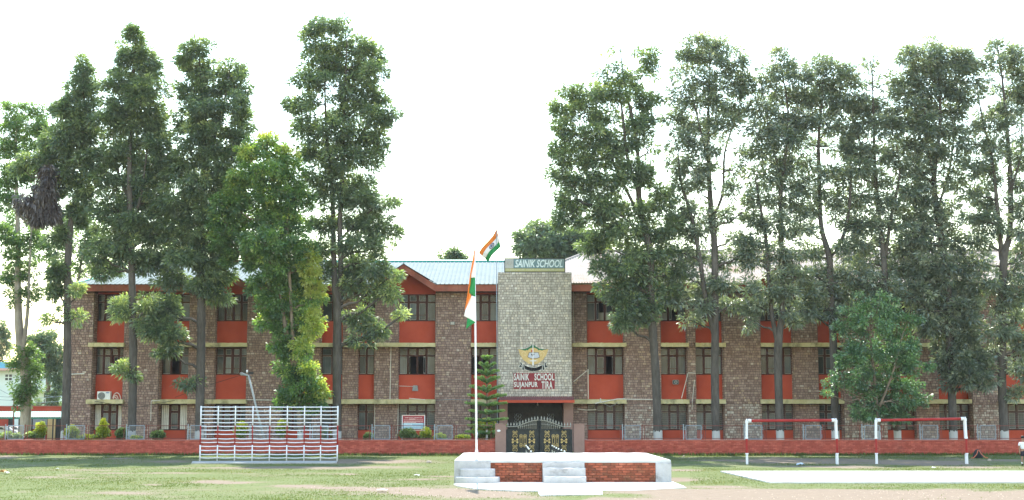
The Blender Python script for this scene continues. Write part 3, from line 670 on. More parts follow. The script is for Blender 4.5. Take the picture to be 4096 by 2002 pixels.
# pipes, cables and fittings fixed to the front
def pipe(pts, Y, r=.022, material='pvc_white', name='conduit'):
    m = MB(); m.tube([at(x, y, Y) for x, y in pts], r, 6); return m.build(name, material, bld)
pipe([(1564, 1389), (1560, 1600)], YQ - .06); pipe([(1500, 1600), (1497, 1735)], YQ - .06, .014); pipe([(1593, 1617), (1591, 1735)], YQ - .06, .018)
pipe([(272, 1498), (338, 1496)], YP - .06, .03); pipe([(605, 1605), (603, 1685)], YP - .06); pipe([(605, 1604), (640, 1604)], YC - .06)
pipe([(984, 1600), (1100, 1602), (1112, 1595)], YP - .06, .025); pipe([(2352, 1478), (2353, 1596)], YQ - .06, .03); pipe([(2294, 1528), (2347, 1484)], YQ - .08, .025)
pipe([(2497, 1598), (2600, 1599), (2648, 1599)], YP - .06, .026); pipe([(2380, 1615), (2430, 1605), (2470, 1597), (2500, 1597)], YC - .05, .03); pipe([(2402, 1594), (2403, 1612)], YC - .05, .03)
pipe([(2310, 1637), (2345, 1641), (2385, 1640)], YQ - .06, .025); pipe([(2752, 1494), (2726, 1594)], YP - .08, .022); pipe([(2752, 1492), (2783, 1494)], YP - .07, .022); pipe([(2778, 1520), (2770, 1600), (2768, 1640)], YP - .07, .016)
pipe([(2410, 1612), (2440, 1628), (2460, 1620), (2472, 1608)], YC - .06, .012, 'wire_grey', 'cable'); pipe([(1598, 1545), (1655, 1547)], YB - .03, .016); pipe([(1636, 1594), (1700, 1600)], YC - .03, .02)
pipe([(380, 1606), (540, 1632), (700, 1602)], YC - .06, .013, 'dark_metal', 'cable'); pipe([(1741, 1602), (1800, 1599), (1883, 1601)], YP - .06, .02, 'wire_grey', 'cable'); pipe([(700, 1590), (840, 1540), (985, 1495)], 84.0, .012, 'dark_metal', 'cable')
pipe([(2293, 1150), (2296, 1380)], YQ - .06, .012)
m = MB(); c = at(1810, 1295, YP); m.box(c.x - .13, c.x + .13, YP - .12, YP - .01, c.z - .08, c.z + .10, 0); m.box(c.x - .10, c.x + .10, YP - .13, YP - .12, c.z - .06, c.z + .07, 1); m.build('flood_light', ['metal_grey', 'putty_white'], bld)
# name board on the tower roof
sb = thing('name_board', at(2138, 1090, YT + .1), 'faded teal name board standing on top of the entrance tower', 'sign')
bx0, bx1 = at(2017, 1060, YT + .1).x, at(2261, 1060, YT + .1).x; bz0, bz1 = zz(1089, YT + .1), zz(1033, YT + .1); zs = bz0 + (bz1 - bz0) * .265
yb = YT + .1
m = MB(); m.box(bx0, bx1, yb, yb + .25, bz0, bz1); m.build('cabinet', 'dark_metal', sb)
t = .05; xg = bx0 + (bx1 - bx0) * .155
m = MB(); m.box(xg, bx1 - t, yb - .012, yb - .002, zs, bz1 - t); m.build('panel', 'sign_teal', sb)
m = MB(); m.box(bx0 + t, xg - .01, yb - .011, yb - .002, zs, bz1 - t); em = m.build('emblem_panel', 'sign_grey', sb)
m = MB(); cx_ = (bx0 + t + xg) / 2; cz_ = (zs + bz1) / 2
for s in (-1, 1): m.tube([(cx_ + s * (.03 + .10 * math.sin(a * .5)), yb - .016, cz_ - .12 + .06 * a) for a in range(5)], .012, 5)
m.tube([(cx_ - .05, yb - .016, cz_ + .03), (cx_, yb - .016, cz_ + .09), (cx_ + .05, yb - .016, cz_ + .03)], .012, 5)
m.build('emblem', 'concrete_grey', em)
m = MB(); m.box(bx0 + t, bx1 - t, yb - .012, yb - .002, bz0 + t * .6, zs - .012); lowp = m.build('strip', 'sign_yellow', sb)
V, Fs = text_mesh('SAINIK SCHOOL', (bx1 - xg) * .93, (bz1 - zs) * .74, (xg + .06, yb - .016, zs + (bz1 - zs) * .09), .28, .025, .004, 1.0)
m = MB(); m.add(V, Fs); m.build('lettering', 'sign_letter', sb)
V, Fs = text_mesh('SUJANPUR TIRA HAMIRPUR (HP)', (bx1 - bx0) * .93, (zs - bz0) * .62, (bx0 + .1, yb - .016, bz0 + (zs - bz0) * .24), .25, .012, .004)
m = MB(); m.add(V, Fs); m.build('lettering', 'sign_faint', sb)
# painted name panel and crest on the tower front
np_ = thing('wall_sign', at(2137, 1560, YT - .06), 'maroon wall panel with raised white lettering on the tower front', 'sign')
yn = YT - .045; qx0, qx1 = at(2054, 1525, yn).x, at(2219, 1525, yn).x; qz0, qz1 = zz(1557, yn), zz(1493, yn)
m = MB(); m.box(qx0, qx1, yn, YT - .002, qz0, qz1); m.build('panel', 'sign_maroon', np_)
for s, x0p, x1p, y0p, y1p, sp in (('SAINIK', 2056, 2117, 1523, 1495, 1.1), ('SCHOOL', 2138, 2217, 1523, 1495, 1.1), ('SUJANPUR', 2056, 2151, 1556, 1528, 1.1), ('TIRA', 2166, 2210, 1556, 1526, 1.15)):
    V, Fs = text_mesh(s, at(x1p, 1525, yn).x - at(x0p, 1525, yn).x, zz(y1p, yn) - zz(y0p, yn), (at(x0p, 1525, yn).x, yn - .022, zz(y0p, yn)), 0, .03, .02, sp)
    m = MB(); m.add(V, Fs); m.build('lettering', 'letter_white', np_)
cr = thing('crest', at(2133, 1480, YT - .06), 'yellow shield crest with white sword and black motto ribbon on the tower', 'emblem')
SX = lambda x, y: (at(2020 + x / 5.472, 1360 + y / 5.472, YT - .05).x, at(2020 + x / 5.472, 1360 + y / 5.472, YT - .05).z)
def plate(name, pts, d0, d1, material, parent=cr):
    m = MB(); m.prism([SX(*p) for p in pts], YT - d1, YT - d0, 0); return m.build(name, material, parent)
shield = plate('shield', [(290, 205), (330, 330), (400, 440), (510, 520), (612, 550), (720, 520), (830, 440), (905, 330), (950, 200), (860, 222), (760, 210), (690, 170), (612, 100), (540, 165), (460, 205), (380, 222)], .0, .045, 'crest_yellow')
plate('chief', [(290, 203), (380, 224), (450, 240), (470, 222), (500, 232), (530, 200), (570, 180), (612, 172), (660, 180), (710, 205), (725, 232), (770, 222), (815, 240), (825, 225), (950, 200), (860, 205), (760, 195), (690, 160), (612, 96), (540, 155), (460, 192), (380, 208)], .045, .055, 'crest_green')
plate('trapezoid', [(525, 275), (735, 275), (765, 385), (700, 410), (560, 410), (492, 380)], .045, .058, 'crest_black'); plate('trapezoid_face', [(533, 283), (727, 283), (755, 380), (697, 401), (564, 401), (502, 376)], .058, .064, 'crest_lilac')
plate('wedge', [(565, 310), (655, 310), (600, 370)], .064, .07, 'crest_black'); plate('tongue', [(575, 225), (605, 225), (605, 272), (575, 268)], .058, .064, 'crest_red')
plate('sword', [(603, 105), (612, 92), (621, 105), (624, 450), (690, 455), (690, 470), (628, 474), (634, 560), (594, 560), (600, 474), (540, 470), (540, 455), (602, 450)], .07, .08, 'paint_white')
m = MB()
for s in (-1, 1):
    m.tube([(SX(612 + s * q[0], q[1])[0], YT - .05, SX(612 + s * q[0], q[1])[1]) for q in ((70, 490), (95, 490), (110, 465), (100, 440), (75, 435), (65, 460))], .016, 5)
    m.tube([(SX(612 + s * q[0], q[1])[0], YT - .05, SX(612 + s * q[0], q[1])[1]) for q in ((215, 390), (240, 340), (245, 290), (215, 260), (165, 275), (150, 320), (170, 355), (195, 345), (190, 310))], .014, 5)
m.build('scroll_line', 'crest_line', cr)
arc = lambda x, d: 630 + d - 65 * ((x - 620) / 205) ** 2 + 20
top = [(420 + 20 * i, arc(420 + 20 * i, -40)) for i in range(21)]; bot = [(820 - 20 * i, arc(820 - 20 * i, 40)) for i in range(21)]
rib_w = plate('ribbon_edge', [(410, 555)] + [(x, y - 8) for x, y in top] + [(830, 555)] + [(835, 640)] + [(x, y + 9) for x, y in bot] + [(405, 640)], .0, .04, 'letter_white') if False else plate('ribbon_edge', [(x, y - 9) for x, y in top] + [(x, y + 9) for x, y in bot], .0, .04, 'letter_white')
plate('ribbon', top + bot, .04, .05, 'crest_black')
for s in (-1, 1):
    k = lambda x: 620 + s * (x - 620)
    tail = [(k(x), y) for x, y in ((830, 560), (868, 552), (866, 655), (840, 672), (815, 650))]; tail2 = [(k(x), y) for x, y in ((862, 520), (922, 480), (898, 545), (948, 592), (862, 612))]
    if s < 0: tail.reverse(); tail2.reverse()
    plate('ribbon_fold', tail, .0, .045, 'crest_black'); plate('ribbon_tail', tail2, .0, .035, 'crest_black')
    m = MB()
    for pts in (tail, tail2): m.tube([(SX(*p)[0], YT - .045, SX(*p)[1]) for p in pts + pts[:1]], .018, 4)
    m.build('ribbon_rim', 'letter_white', cr)
V, Fs = text_mesh('PURSUIT OF EXCELLENCE', 1, 1, (0, 0, 0), 0, .03, 1.0)
m = MB(); x0, x1 = SX(432, 600)[0], SX(806, 600)[0]; hz = SX(600, 590)[1] - SX(600, 645)[1]
m.add([(x0 + (x1 - x0) * p[0], YT - .058 - .006 * abs(p[1]), SX(620, 670)[1] + hz * .04 + hz * p[2] + (SX(620, 585)[1] - SX(620, 650)[1]) * ((p[0] - .5) * 2) ** 2 * .85) for p in V], Fs); m.build('motto', 'letter_white', cr)

# ------------------------------------------------------------------ boundary walls, gate pillars and gate
WY0, WY1 = 76.7, 76.95
gp0, gp1 = at(1981, 1760, WY0).x, at(2338, 1760, WY0).x
WTOP = at(2048, 1760, WY0).z
brick_vars = variants('brick', 'brick_red', 10, 0.15, 0.95)
for side, (xa, xb) in enumerate(((-40.0, gp0), (gp1, 40.0))):
    lab = ('low red painted brick boundary wall left of the gate', 'low red painted brick boundary wall right of the gate')[side]
    wl = thing('boundary_wall', ((xa + xb) / 2, WY0, 0), lab, 'wall')
    m = MB(); m.box(xa, xb, WY0, WY1, -.1, WTOP - .03); m.build('core', 'brick_joint', wl)
    n = 60; m = MB(); vs = []; fs = []
    for i in range(n + 1):
        x = xa + (xb - xa) * i / n; j = lambda: random.uniform(-.012, .012)
        vs += [(x, WY0 - .025 + j(), WTOP - .035), (x, WY0 - .02 + j(), WTOP + j()), (x, WY1 + .02, WTOP + j()), (x, WY1 + .02, WTOP - .035)]
    for i in range(n):
        for q in range(4): fs.append((4 * i + q, 4 * i + 4 + q, 4 * i + 4 + (q + 1) % 4, 4 * i + (q + 1) % 4))
    m.add(vs, fs); m.build('coping', 'wall_cap', wl)
    va, vb = (at(-60, 1790, WY0).x, xb) if side == 0 else (xa, at(4156, 1790, WY0).x)
    bk = bond(va, vb, 0.0, WTOP - .04, 0.079, 0.245, 0.011)
    prot = 0.007 if side == 0 else 0.013
    # the bricks that stand clear of the stage and the apparatus read largest
    clear = [b for b in bk if (proj((b[0] + b[1]) / 2, WY0, .3)[0] < 790 if side == 0 else proj((b[0] + b[1]) / 2, WY0, .3)[0] > 2900) and b[1] - b[0] > .2]
    random.shuffle(clear); own = set(id(b) for b in clear[:300])
    place_blocks([b for b in bk if id(b) in own], WY0, prot, brick_vars, 'brick', wl)
    m = MB()
    for b in bk:
        if id(b) not in own: add_block(m, b, WY0, prot, 0, 0.006, 0.002)
    tag(m.build('bricks', 'brick_red', wl, rnd=True), kind='stuff')
for a, b, side in ((1981, 2024, 'left'), (2296, 2338, 'right')):
    x0, x1 = at(a, 1760, WY0 - .1).x, at(b, 1760, WY0 - .1).x; zt = zz(1696, WY0 - .1)
    gp = thing('gate_pillar', ((x0 + x1) / 2, WY0 + .1, 0), 'square mauve plastered gate pillar at the %s side of the black gate' % side, 'pillar', 'gate pillars')
    m = MB(); m.box(x0, x1, WY0 - .12, WY0 + .42, 0, zt - .03); m.build('shaft', 'plaster_mauve', gp)
    m = MB(); m.box(x0 - .012, x1 + .012, WY0 - .135, WY0 + .435, zt - .03, zt); m.build('cap', 'plaster_mauve', gp)
    if side == 'left':
        c = at(1995, 1724, WY0 - .13); m = MB(); m.prism([(c.x + .1 * math.cos(t * .7854), c.z + .06 * math.sin(t * .7854)) for t in range(8)], WY0 - .17, WY0 - .12); m.build('plaque', 'paint_white', gp)
YG = 76.85
gt = thing('gate', (at(2158, 1800, YG).x, YG, 0), 'black double-leaf iron gate with golden scrollwork and spiked arched top', 'gate')
GP = lambda x, y: at(1960 + x / 5.475, 1600 + y / 5.475, YG)
def gtube(m, pts, r, mi=0, n=5, dy=0.0): m.tube([GP(*p) + Vector((0, dy, 0)) for p in pts], r, n, mi)
rail = lambda x: 590 - 145 * max(0.0, math.sin(math.pi * (x - 560) / 1040)) ** 1.25 if 560 < x < 1600 else 590
for li, (a, b) in enumerate(((352, 1066), (1086, 1782))):
    zb = 0.06; m = MB()
    xa, xb_ = GP(a, 900).x, GP(b, 900).x; zl = GP(0, 650).z
    for xe in (xa, xb_): m.box(xe - .05, xe + .05, YG - .03, YG + .03, zb, zl if (xe == (xa if li == 0 else xb_)) else GP(0, 470).z)
    m.box(xa + .05, xb_ - .05, YG - .028, YG + .028, zl - .03, zl + .03); m.box(xa + .05, xb_ - .05, YG - .028, YG + .028, zb, zb + .09); m.box(xa + .05, xb_ - .05, YG + .03, YG + .04, zb + .09, zl - .03)
    leaf = m.build('gate_leaf', 'gate_black', gt)
    m = MB(); gtube(m, [(x, rail(x)) for x in range(a, b + 1, 34)], .022); m.build('top_rail', 'gate_silver', leaf)
    for k in range(11):
        x = a + 40 + (b - a - 60) * k / 10; p = GP(x, rail(x) - 8)
        m = MB(); m.lathe(p, [(.03, -.02), (.022, .02), (.012, .04), (.045, .07), (.03, .12), (.004, .21)], 6); m.build('spike', 'gate_silver', leaf)
    xs_ = [620 + 43 * k for k in range(10)] if li == 0 else [1140 + 43 * k for k in range(10)]
    for x in xs_:
        m = MB(); y0 = rail(x) + 8; ym = y0 + (640 - y0) * .42
        gtube(m, [(x, 645), (x, y0)], .012); m.ball(GP(x, ym), .034, 0, 6); m.build('bar', 'gate_silver', leaf)
    cols = (548, 915) if li == 0 else (1250, 1620)
    for cx0 in cols:
        for yo in (0, 305):
            m = MB()
            for s in (-1, 1):
                gtube(m, [(cx0 + s * 20, 715 + yo), (cx0 + s * 38, 720 + yo), (cx0 + s * 50, 700 + yo), (cx0 + s * 38, 678 + yo), (cx0 + s * 15, 700 + yo), (cx0 - s * 20, 745 + yo), (cx0 - s * 48, 750 + yo)], .018, 0, 5, -.05)
                gtube(m, [(cx0 + s * 10, 765 + yo), (cx0 + s * 42, 760 + yo), (cx0 + s * 50, 800 + yo), (cx0 + s * 34, 828 + yo), (cx0 + s * 5, 790 + yo)], .018, 0, 5, -.05)
            m.build('scroll', 'gate_gold', leaf)
        m = MB()
        for s in (-1, 1):
            gtube(m, [(cx0 - s * 50, 872), (cx0 + s * 50, 930)], .016, 0, 5, -.05)
            for yy in (872, 930): p = GP(cx0 + s * 50, yy); m.prism([(p.x + .058 * math.cos(t * .7854), p.z + .058 * math.sin(t * .7854)) for t in range(8)], YG - .08, YG - .04)
        m.build('cross_ornament', 'gate_gold', leaf)
    for cx0 in ((680, 768) if li == 0 else (1388, 1470)):
        m = MB()
        for yo in (798, 998):
            gtube(m, [(cx0 + 33 * math.cos(t), yo + 40 * math.sin(t)) for t in np.linspace(0, 2 * math.pi, 13)], .016, 0, 5, -.05); m.ball(GP(cx0, yo) + Vector((0, -.05, 0)), .05, 0, 6)
        for s in (-1, 1): gtube(m, [(cx0 + s * 24, 830), (cx0 + s * 22, 965)], .014, 0, 5, -.05)
        m.build('link_ornament', 'gate_gold', leaf)
# ball-topped posts along the walk between stage and gate
for i, (px, py, Yp) in enumerate(((2105, 1784, 71.5), (2110, 1789, 68.5), (2112.5, 1793, 66.0), (2116, 1797, 63.5), (2124, 1807, 58.5), (2209, 1784, 71.5), (2217, 1788, 68.5), (2225, 1793, 65.5), (2234, 1797, 62.5), (2246, 1802, 60.0), (2258, 1807, 57.5))):
    p = at(px, py, Yp); k = ('farthest', 'second farthest', 'middle', 'second nearest', 'nearest')[i] if i < 5 else ('farthest', 'second farthest', 'third farthest', 'third nearest', 'second nearest', 'nearest')[i - 5]
    st = thing('bollard', (p.x, Yp, 0), 'white-balled bollard, %s in the %s row before the gate' % (k, 'left' if i < 5 else 'right'), 'bollard', 'bollards lining the walk to the gate')
    m = MB(); m.lathe((p.x, Yp, 0), [(.07, 0), (.07, .06), (.028, .1), (.028, p.z - .2)], 8, 0); m.build('post', 'concrete_grey', st)
    m = MB(); m.lathe((p.x, Yp, 0), [(.028, p.z - .2), (.06, p.z - .16), (.045, p.z - .1), (.02, p.z - .04)], 8, 0); m.build('collar', 'dark_metal', st)
    m = MB(); m.ball(p, .038); m.build('ball', 'paint_white', st, True)

# ------------------------------------------------------------------ fences standing just behind the boundary walls
YFN = 77.25
def fence(panels, xa, xb, label):
    fz0, fz1 = WTOP - .7, at(2048, 1702, YFN).z
    f = thing('fence', ((xa + xb) / 2, YFN, 0), label, 'fence')
    rails = []
    edges = []
    for px in panels:
        x0, x1 = at(px, 1730, YFN).x, at(px + 78, 1730, YFN).x
        m = MB(); m.tube([(x0, YFN, 0), (x0, YFN, fz1 + .06)], .03, 6); m.build('post', 'steel_grey', f)
        m = MB(); m.tube([(x1, YFN, 0), (x1, YFN, fz1 + .04)], .026, 6); m.build('post', 'rail_rust', f)
        a, b, z0, z1 = x0 + .13, x1 - .10, WTOP + .02, fz1 - .02
        m = MB()
        for q in (((a, z0), (b, z0)), ((b, z0), (b, z1)), ((b, z1), (a, z1)), ((a, z1), (a, z0))): m.tube([(q[0][0], YFN, q[0][1]), (q[1][0], YFN, q[1][1])], .02, 4)
        for zc in (z0 + .12, z0 + .22, z1 - .2, z1 - .1): m.box(x0, a, YFN - .012, YFN + .012, zc - .012, zc + .012); m.box(b, x1, YFN - .012, YFN + .012, zc - .012, zc + .012)
        pan = m.build('mesh_panel', 'steel_grey', f)
        m = MB(); x = a + .03
        while x < b: m.box(x - .0025, x + .0025, YFN - .003, YFN + .003, z0, z1); x += .05
        z = z0 + .03
        while z < z1: m.box(a, b, YFN + .004, YFN + .008, z - .0025, z + .0025); z += .05
        m.build('wire_mesh', 'wire_grey', pan); edges.append((x0, x1))
    spans = [(xa, edges[0][0])] + [(edges[i][1], edges[i + 1][0]) for i in range(len(edges) - 1)] + [(edges[-1][1], xb)]
    for a, b in spans:
        if b - a < .3: continue
        for z in (fz1 - .03, WTOP + .06):
            m = MB(); m.tube([(a, YFN, z), (b, YFN, z)], .017, 5); m.build('rail', 'rail_rust', f)
        for k in (.06, .94):
            x = a + (b - a) * k; m = MB(); m.tube([(x, YFN, 0), (x, YFN, fz1)], .018, 5); m.build('post', 'rail_rust', f)
fence([22, 266, 506, 752, 1000, 1240, 1488, 1738], at(-60, 1730, YFN).x, gp0 - .1, 'grey mesh panel and rusty rail fence behind the left boundary wall')
fence([2490, 2734, 2977, 3213, 3448, 3680, 3911], gp1 + .1, at(4150, 1730, YFN).x, 'grey mesh panel and rusty rail fence behind the right boundary wall')

# ------------------------------------------------------------------ the stage
SY0, SY1 = 46.0, 54.4
sx0, sx1 = at(1818, 1900, SY0).x, at(2684, 1900, SY0).x
SZ = at(2048, 1841, SY0).z
stg = thing('stage', ((sx0 + sx1) / 2, SY0, 0), 'low whitewashed parade stage with red brick front panels and steps', 'stage')
def rough_box(m, x0, x1, y0, y1, z0, z1, n=14, j=.012, mi=0, bev=.03):
    sec = [(y0, z0), (y0 , z1 - bev), (y0 + bev, z1), (y1, z1), (y1, z0)]; vs = []; fs = []; k = len(sec)
    for i in range(n + 1):
        x = x0 + (x1 - x0) * i / n
        for yy, z in sec: vs.append((x, yy + random.uniform(-j, j), z + (random.uniform(-j, j) if z > z0 else 0)))
    for i in range(n):
        for q in range(k): fs.append((k * i + q, k * i + k + q, k * i + k + (q + 1) % k, k * i + (q + 1) % k))
    fs += [tuple(range(k - 1, -1, -1)), tuple(range(k * n, k * n + k))]
    m.add(vs, fs, mi)
b0, b1 = at(1962, 1890, SY0).x, at(2170, 1890, SY0).x; b2, b3 = at(2338, 1890, SY0).x, at(2624, 1890, SY0).x
m = MB(); m.box(sx0 + .05, sx1 - .05, SY0 + .14, SY1 - .05, -.05, SZ - .09); m.build('core', 'stage_joint', stg)
m = MB(); rough_box(m, sx0, sx1, SY0 + .02, SY1, SZ - .085, SZ, 30, .008); m.build('top_slab', 'concrete_white', stg)
m = MB(); m.tube([gnd(2300 + x / 5.6, 1790 + y / 5.6, SZ + .004) for x, y in ((990, 152), (1060, 170), (1180, 185), (1260, 212), (1340, 232))], .012, 4); m.build('crack', 'concrete_grey', stg)
m = MB(); rough_box(m, b3 - .01, sx1 + .01, SY0 - .02, SY0 + .6, -.05, SZ - .07, 6, .02); m.build('end_pier', 'whitewash', stg)
m = MB(); rough_box(m, sx0 - .01, b0, SY0 - .02, SY0 + .6, -.05, SZ - .07, 6, .012); m.build('end_pier', 'whitewash', stg)
m = MB(); m.box(sx0 - .012, sx0 + .04, SY0 + .6, SY1 - .1, -.05, SZ - .087); m.build('side_wall', 'whitewash', stg)
m = MB(); m.box(sx1 - .04, sx1 + .012, SY0 + .6, SY1 - .1, -.05, SZ - .087); m.build('side_wall', 'whitewash', stg)
svars = variants('brick', 'stage_brick', 14)
for xa, xb, nm in ((b0, b1, 'left'), (b2, b3, 'right')):
    m = MB(); m.box(xa, xb, SY0 + .012, SY0 + .15, -.05, SZ - .088); p = m.build('brick_panel', 'stage_joint', stg)
    place_blocks(bond(xa + .005, xb - .005, 0.0, SZ - .092, .083, .245, .016), SY0 + .012, .026, svars, 'brick', p)
d = (SZ - .0) / 3
for i, (a, b, za, zb, dep) in enumerate(((2170, 2338, 1838, 1868, .03), (2172, 2342, 1868, 1906, .38), (2176, 2345, 1906, 1940, .72))):
    m = MB(); yf = SY0 - dep; z1 = SZ - .06 if i == 0 else SZ - i * .245
    rough_box(m, at(a, 1890, yf).x, at(b, 1890, yf).x, yf, SY0 + .1 if i == 0 else SY0 - (.03, .03, .38)[i] + .0, -.05, z1, 12, .012)
    m.build('step', 'whitewash', stg)
# rounded stepped plinth at the left corner carrying the flagpole
for i, (xa, xb, dep) in enumerate(((1820, 1962, .10), (1837, 1980, .42), (1820, 1999, .80))):
    z1 = SZ - .015 if i == 0 else SZ - i * .25 - .02; z0 = -.05
    x0, x1 = at(xa, 1890, SY0 - dep * .6).x, at(xb, 1890, SY0 - dep * .6).x; xc, rx = (x0 + x1) / 2, (x1 - x0) / 2
    yb_ = SY0 + .03 - i * .01; m = MB(); n = 24; j = lambda: random.uniform(-.008, .008)
    poly = [(xc - rx * math.copysign(abs(math.cos(math.pi * k / n)) ** .55, math.cos(math.pi * k / n)) + j(), yb_ - dep * math.sin(math.pi * k / n) ** .7 + j()) for k in range(n + 1)]
    vs = [(x, y, z0) for x, y in poly] + [(x, y, z1 - .025) for x, y in poly] + [(xc + (x - xc) * .98, y + .015, z1) for x, y in poly]; N = n + 1
    fs = [(k, k + 1, k + 1 + N, k + N) for k in range(n)] + [(k + N, k + 1 + N, k + 1 + 2 * N, k + 2 * N) for k in range(n)] + [tuple(range(2 * N, 3 * N))]
    m.add(vs, fs); m.build('round_step', 'whitewash', stg, False)
# ------------------------------------------------------------------ flagpoles and flags
YPO = 46.25
fp = thing('flagpole', (at(1906, 1842, YPO).x, YPO, SZ), 'tall white tapering flagpole standing on the left corner of the stage', 'flagpole')
A, B, Cc = at(1906.5, 1842, YPO), at(1906, 1800, YPO), at(1898.5, 986, YPO)
A.z = SZ
m = MB(); m.tube([A, B], [.05, .046], 10); m.build('base_tube', 'paint_white', fp, True)
m = MB(); m.tube([B, B.lerp(Cc, .5), Cc], [.036, .03, .02], 10); m.build('shaft', 'paint_white', fp, True)
m = MB(); m.ball(Cc + Vector((0, 0, .03)), .035); m.build('finial', 'paint_white', fp)
m = MB(); kx = at(1908, 1760, YPO - .06); m.tube([kx, at(1911, 1735, YPO - .06), at(1908, 1715, YPO - .05)], .01, 5); m.build('cleat', 'steel_grey', fp)
def cloth(name, polys, parent):
    pass
FY = YPO - .03
K = lambda x, y, d=0.0: at(1840 + x / 2.8, 900 + y / 2.8, FY + d)
fl = thing('flag', K(165, 500), 'limp saffron white and green flag hanging folded on the stage flagpole', 'flag')
def band(name, left, right, material, n=10, wave=.05, ph=0.0):
    """a strip of cloth between two edge lines, rippled in depth"""
    m = MB(); V = []; cols = 6
    def lerp(pl, t):
        u = t * (len(pl) - 1); i = min(int(u), len(pl) - 2); f = u - i
        return [pl[i][q] * (1 - f) + pl[i + 1][q] * f for q in range(3)]
    for i in range(n + 1):
        a, b = lerp(left, i / n), lerp(right, i / n)
        for k in range(cols + 1):
            f = k / cols; x, y, dd = [a[q] * (1 - f) + b[q] * f for q in range(3)]
            V.append(K(x, y, dd + wave * math.sin(f * 5 + i * .55 + ph) * min(1, 2 * (1 - f) + .1)))
    Fs = [(i * (cols + 1) + k, i * (cols + 1) + k + 1, (i + 1) * (cols + 1) + k + 1, (i + 1) * (cols + 1) + k) for i in range(n) for k in range(cols)]
    m.add(V, Fs); o = m.build(name, material, fl, True)
    md = o.modifiers.new('thickness', 'SOLIDIFY'); md.thickness = .004
    return o
band('saffron_band', [(160, 238, 0), (140, 400, -.05), (112, 560, -.1), (86, 760, -.14), (50, 965, -.16)], [(166, 300, 0), (160, 425, 0), (122, 592, -.03), (106, 765, -.06), (128, 800, -.08)], 'flag_saffron', 14)
band('white_band', [(136, 420, -.03), (118, 592, -.05)], [(168, 420, .0), (170, 596, .0)], 'flag_white', 6, .03)
band('green_band', [(118, 592, -.05), (102, 765, -.06)], [(170, 596, .0), (172, 808, .0)], 'flag_green', 6, .03, 1)
band('white_band', [(128, 795, -.08), (62, 950, -.13), (44, 1022, -.14)], [(172, 805, 0), (174, 960, 0), (176, 1092, 0)], 'flag_white', 10, .05, .5)
band('green_band', [(82, 1045, -.10), (74, 1110, -.11), (68, 1168, -.12)], [(176, 1090, 0), (150, 1108, -.03), (112, 1132, -.08)], 'flag_green', 6, .03, 2)
YP2 = 83.1
p2 = thing('flagpole', (at(1990, 1700, YP2).x, YP2, 0), 'thin grey flagpole rising beside the left edge of the entrance tower', 'flagpole')
m = MB(); m.tube([(at(1991, 1700, YP2).x, YP2, 0), at(1988, 1330, YP2), at(1985, 908, YP2)], [.035, .03, .018], 8); m.build('shaft', 'steel_grey', p2, True)
m = MB(); m.ball(at(1985, 907, YP2), .04); m.build('finial', 'steel_grey', p2)
f2 = thing('flag', at(1985, 950, YP2 - .05), 'saffron white and green flag flying from the thin pole beside the tower', 'flag')
HO, HI, FO, FI = (407, 40), (445, 250), (222, 316), (305, 416)     # hoist top/bottom, fly top/bottom
def S2(u, v):
    x = (HO[0] * (1 - u) + FO[0] * u) * (1 - v) + (HI[0] * (1 - u) + FI[0] * u) * v; y = (HO[1] * (1 - u) + FO[1] * u) * (1 - v) + (HI[1] * (1 - u) + FI[1] * u) * v
    x += 16 * math.sin(u * 5.5 + v * 2) * (1 - .4 * v); return at(1840 + x / 2.8, 900 + y / 2.8, YP2 - .05 - .25 * u + .13 * math.sin(u * 6 + v * 1.5))
for bi, (name, material) in enumerate((('saffron_band', 'flag_saffron'), ('white_band', 'flag_white'), ('green_band', 'flag_green'))):
    m = MB(); n = 14; V = [S2(i / n, (bi + k / 4) / 3) for i in range(n + 1) for k in range(5)]
    m.add(V, [(i * 5 + k, i * 5 + k + 1, (i + 1) * 5 + k + 1, (i + 1) * 5 + k) for i in range(n) for k in range(4)])
    o = m.build(name, material, f2, True); md = o.modifiers.new('thickness', 'SOLIDIFY'); md.thickness = .004; md.offset = 0
    if bi == 1: wb = o
m = MB(); off = Vector((0, -.03, 0)); R = .105
m.tube([S2(.42 + R * math.cos(t), .5 + R * 1.25 * math.sin(t)) + off for t in np.linspace(0, 2 * math.pi, 25)], .016, 4)
for k in range(12): t = k * math.pi / 6; m.tube([S2(.42, .5) + off, S2(.42 + R * math.cos(t), .5 + R * 1.25 * math.sin(t)) + off], .006, 3)
m.ball(S2(.42, .5) + off, .03, 0, 6); m.build('wheel_emblem', 'flag_navy', wb)

# ------------------------------------------------------------------ concrete aprons and paths on the field
def slab(name, pts, label, z=.035, material='concrete_white'):
    m = MB(); P = []
    for i in range(len(pts)):
        a, b = Vector(pts[i]), Vector(pts[(i + 1) % len(pts)]); n = max(1, int((b - a).length / .5))
        for k in range(n): q = a.lerp(b, k / n); P.append((q.x + random.uniform(-.02, .02), q.y + random.uniform(-.03, .03)))
    n = len(P); vs = [(x, y, z) for x, y in P] + [(x, y, -.06) for x, y in P]
    m.add(vs, [tuple(range(n)) if sum(P[i][0] * P[(i + 1) % n][1] - P[(i + 1) % n][0] * P[i][1] for i in range(n)) > 0 else tuple(range(n - 1, -1, -1))] + [(i, (i + 1) % n, (i + 1) % n + n, i + n) for i in range(n)])
    return tag(m.build(name, material), label, 'paving', kind='structure')
g2 = lambda x, y: (gnd(x, y).x, gnd(x, y).y)
slab('apron', [g2(1812, 1940), g2(1870, 1938), (at(1820, 1930, 46.3).x, 46.3), (at(2690, 1930, 46.3).x, 46.3), g2(2748, 1955), g2(2540, 1966), g2(2405, 1966), g2(2412, 1982), g2(2160, 1986), g2(2152, 1969), g2(1960, 1962), g2(1900, 1958), g2(1830, 1948)], 'white concrete apron in front of the stage', .03)
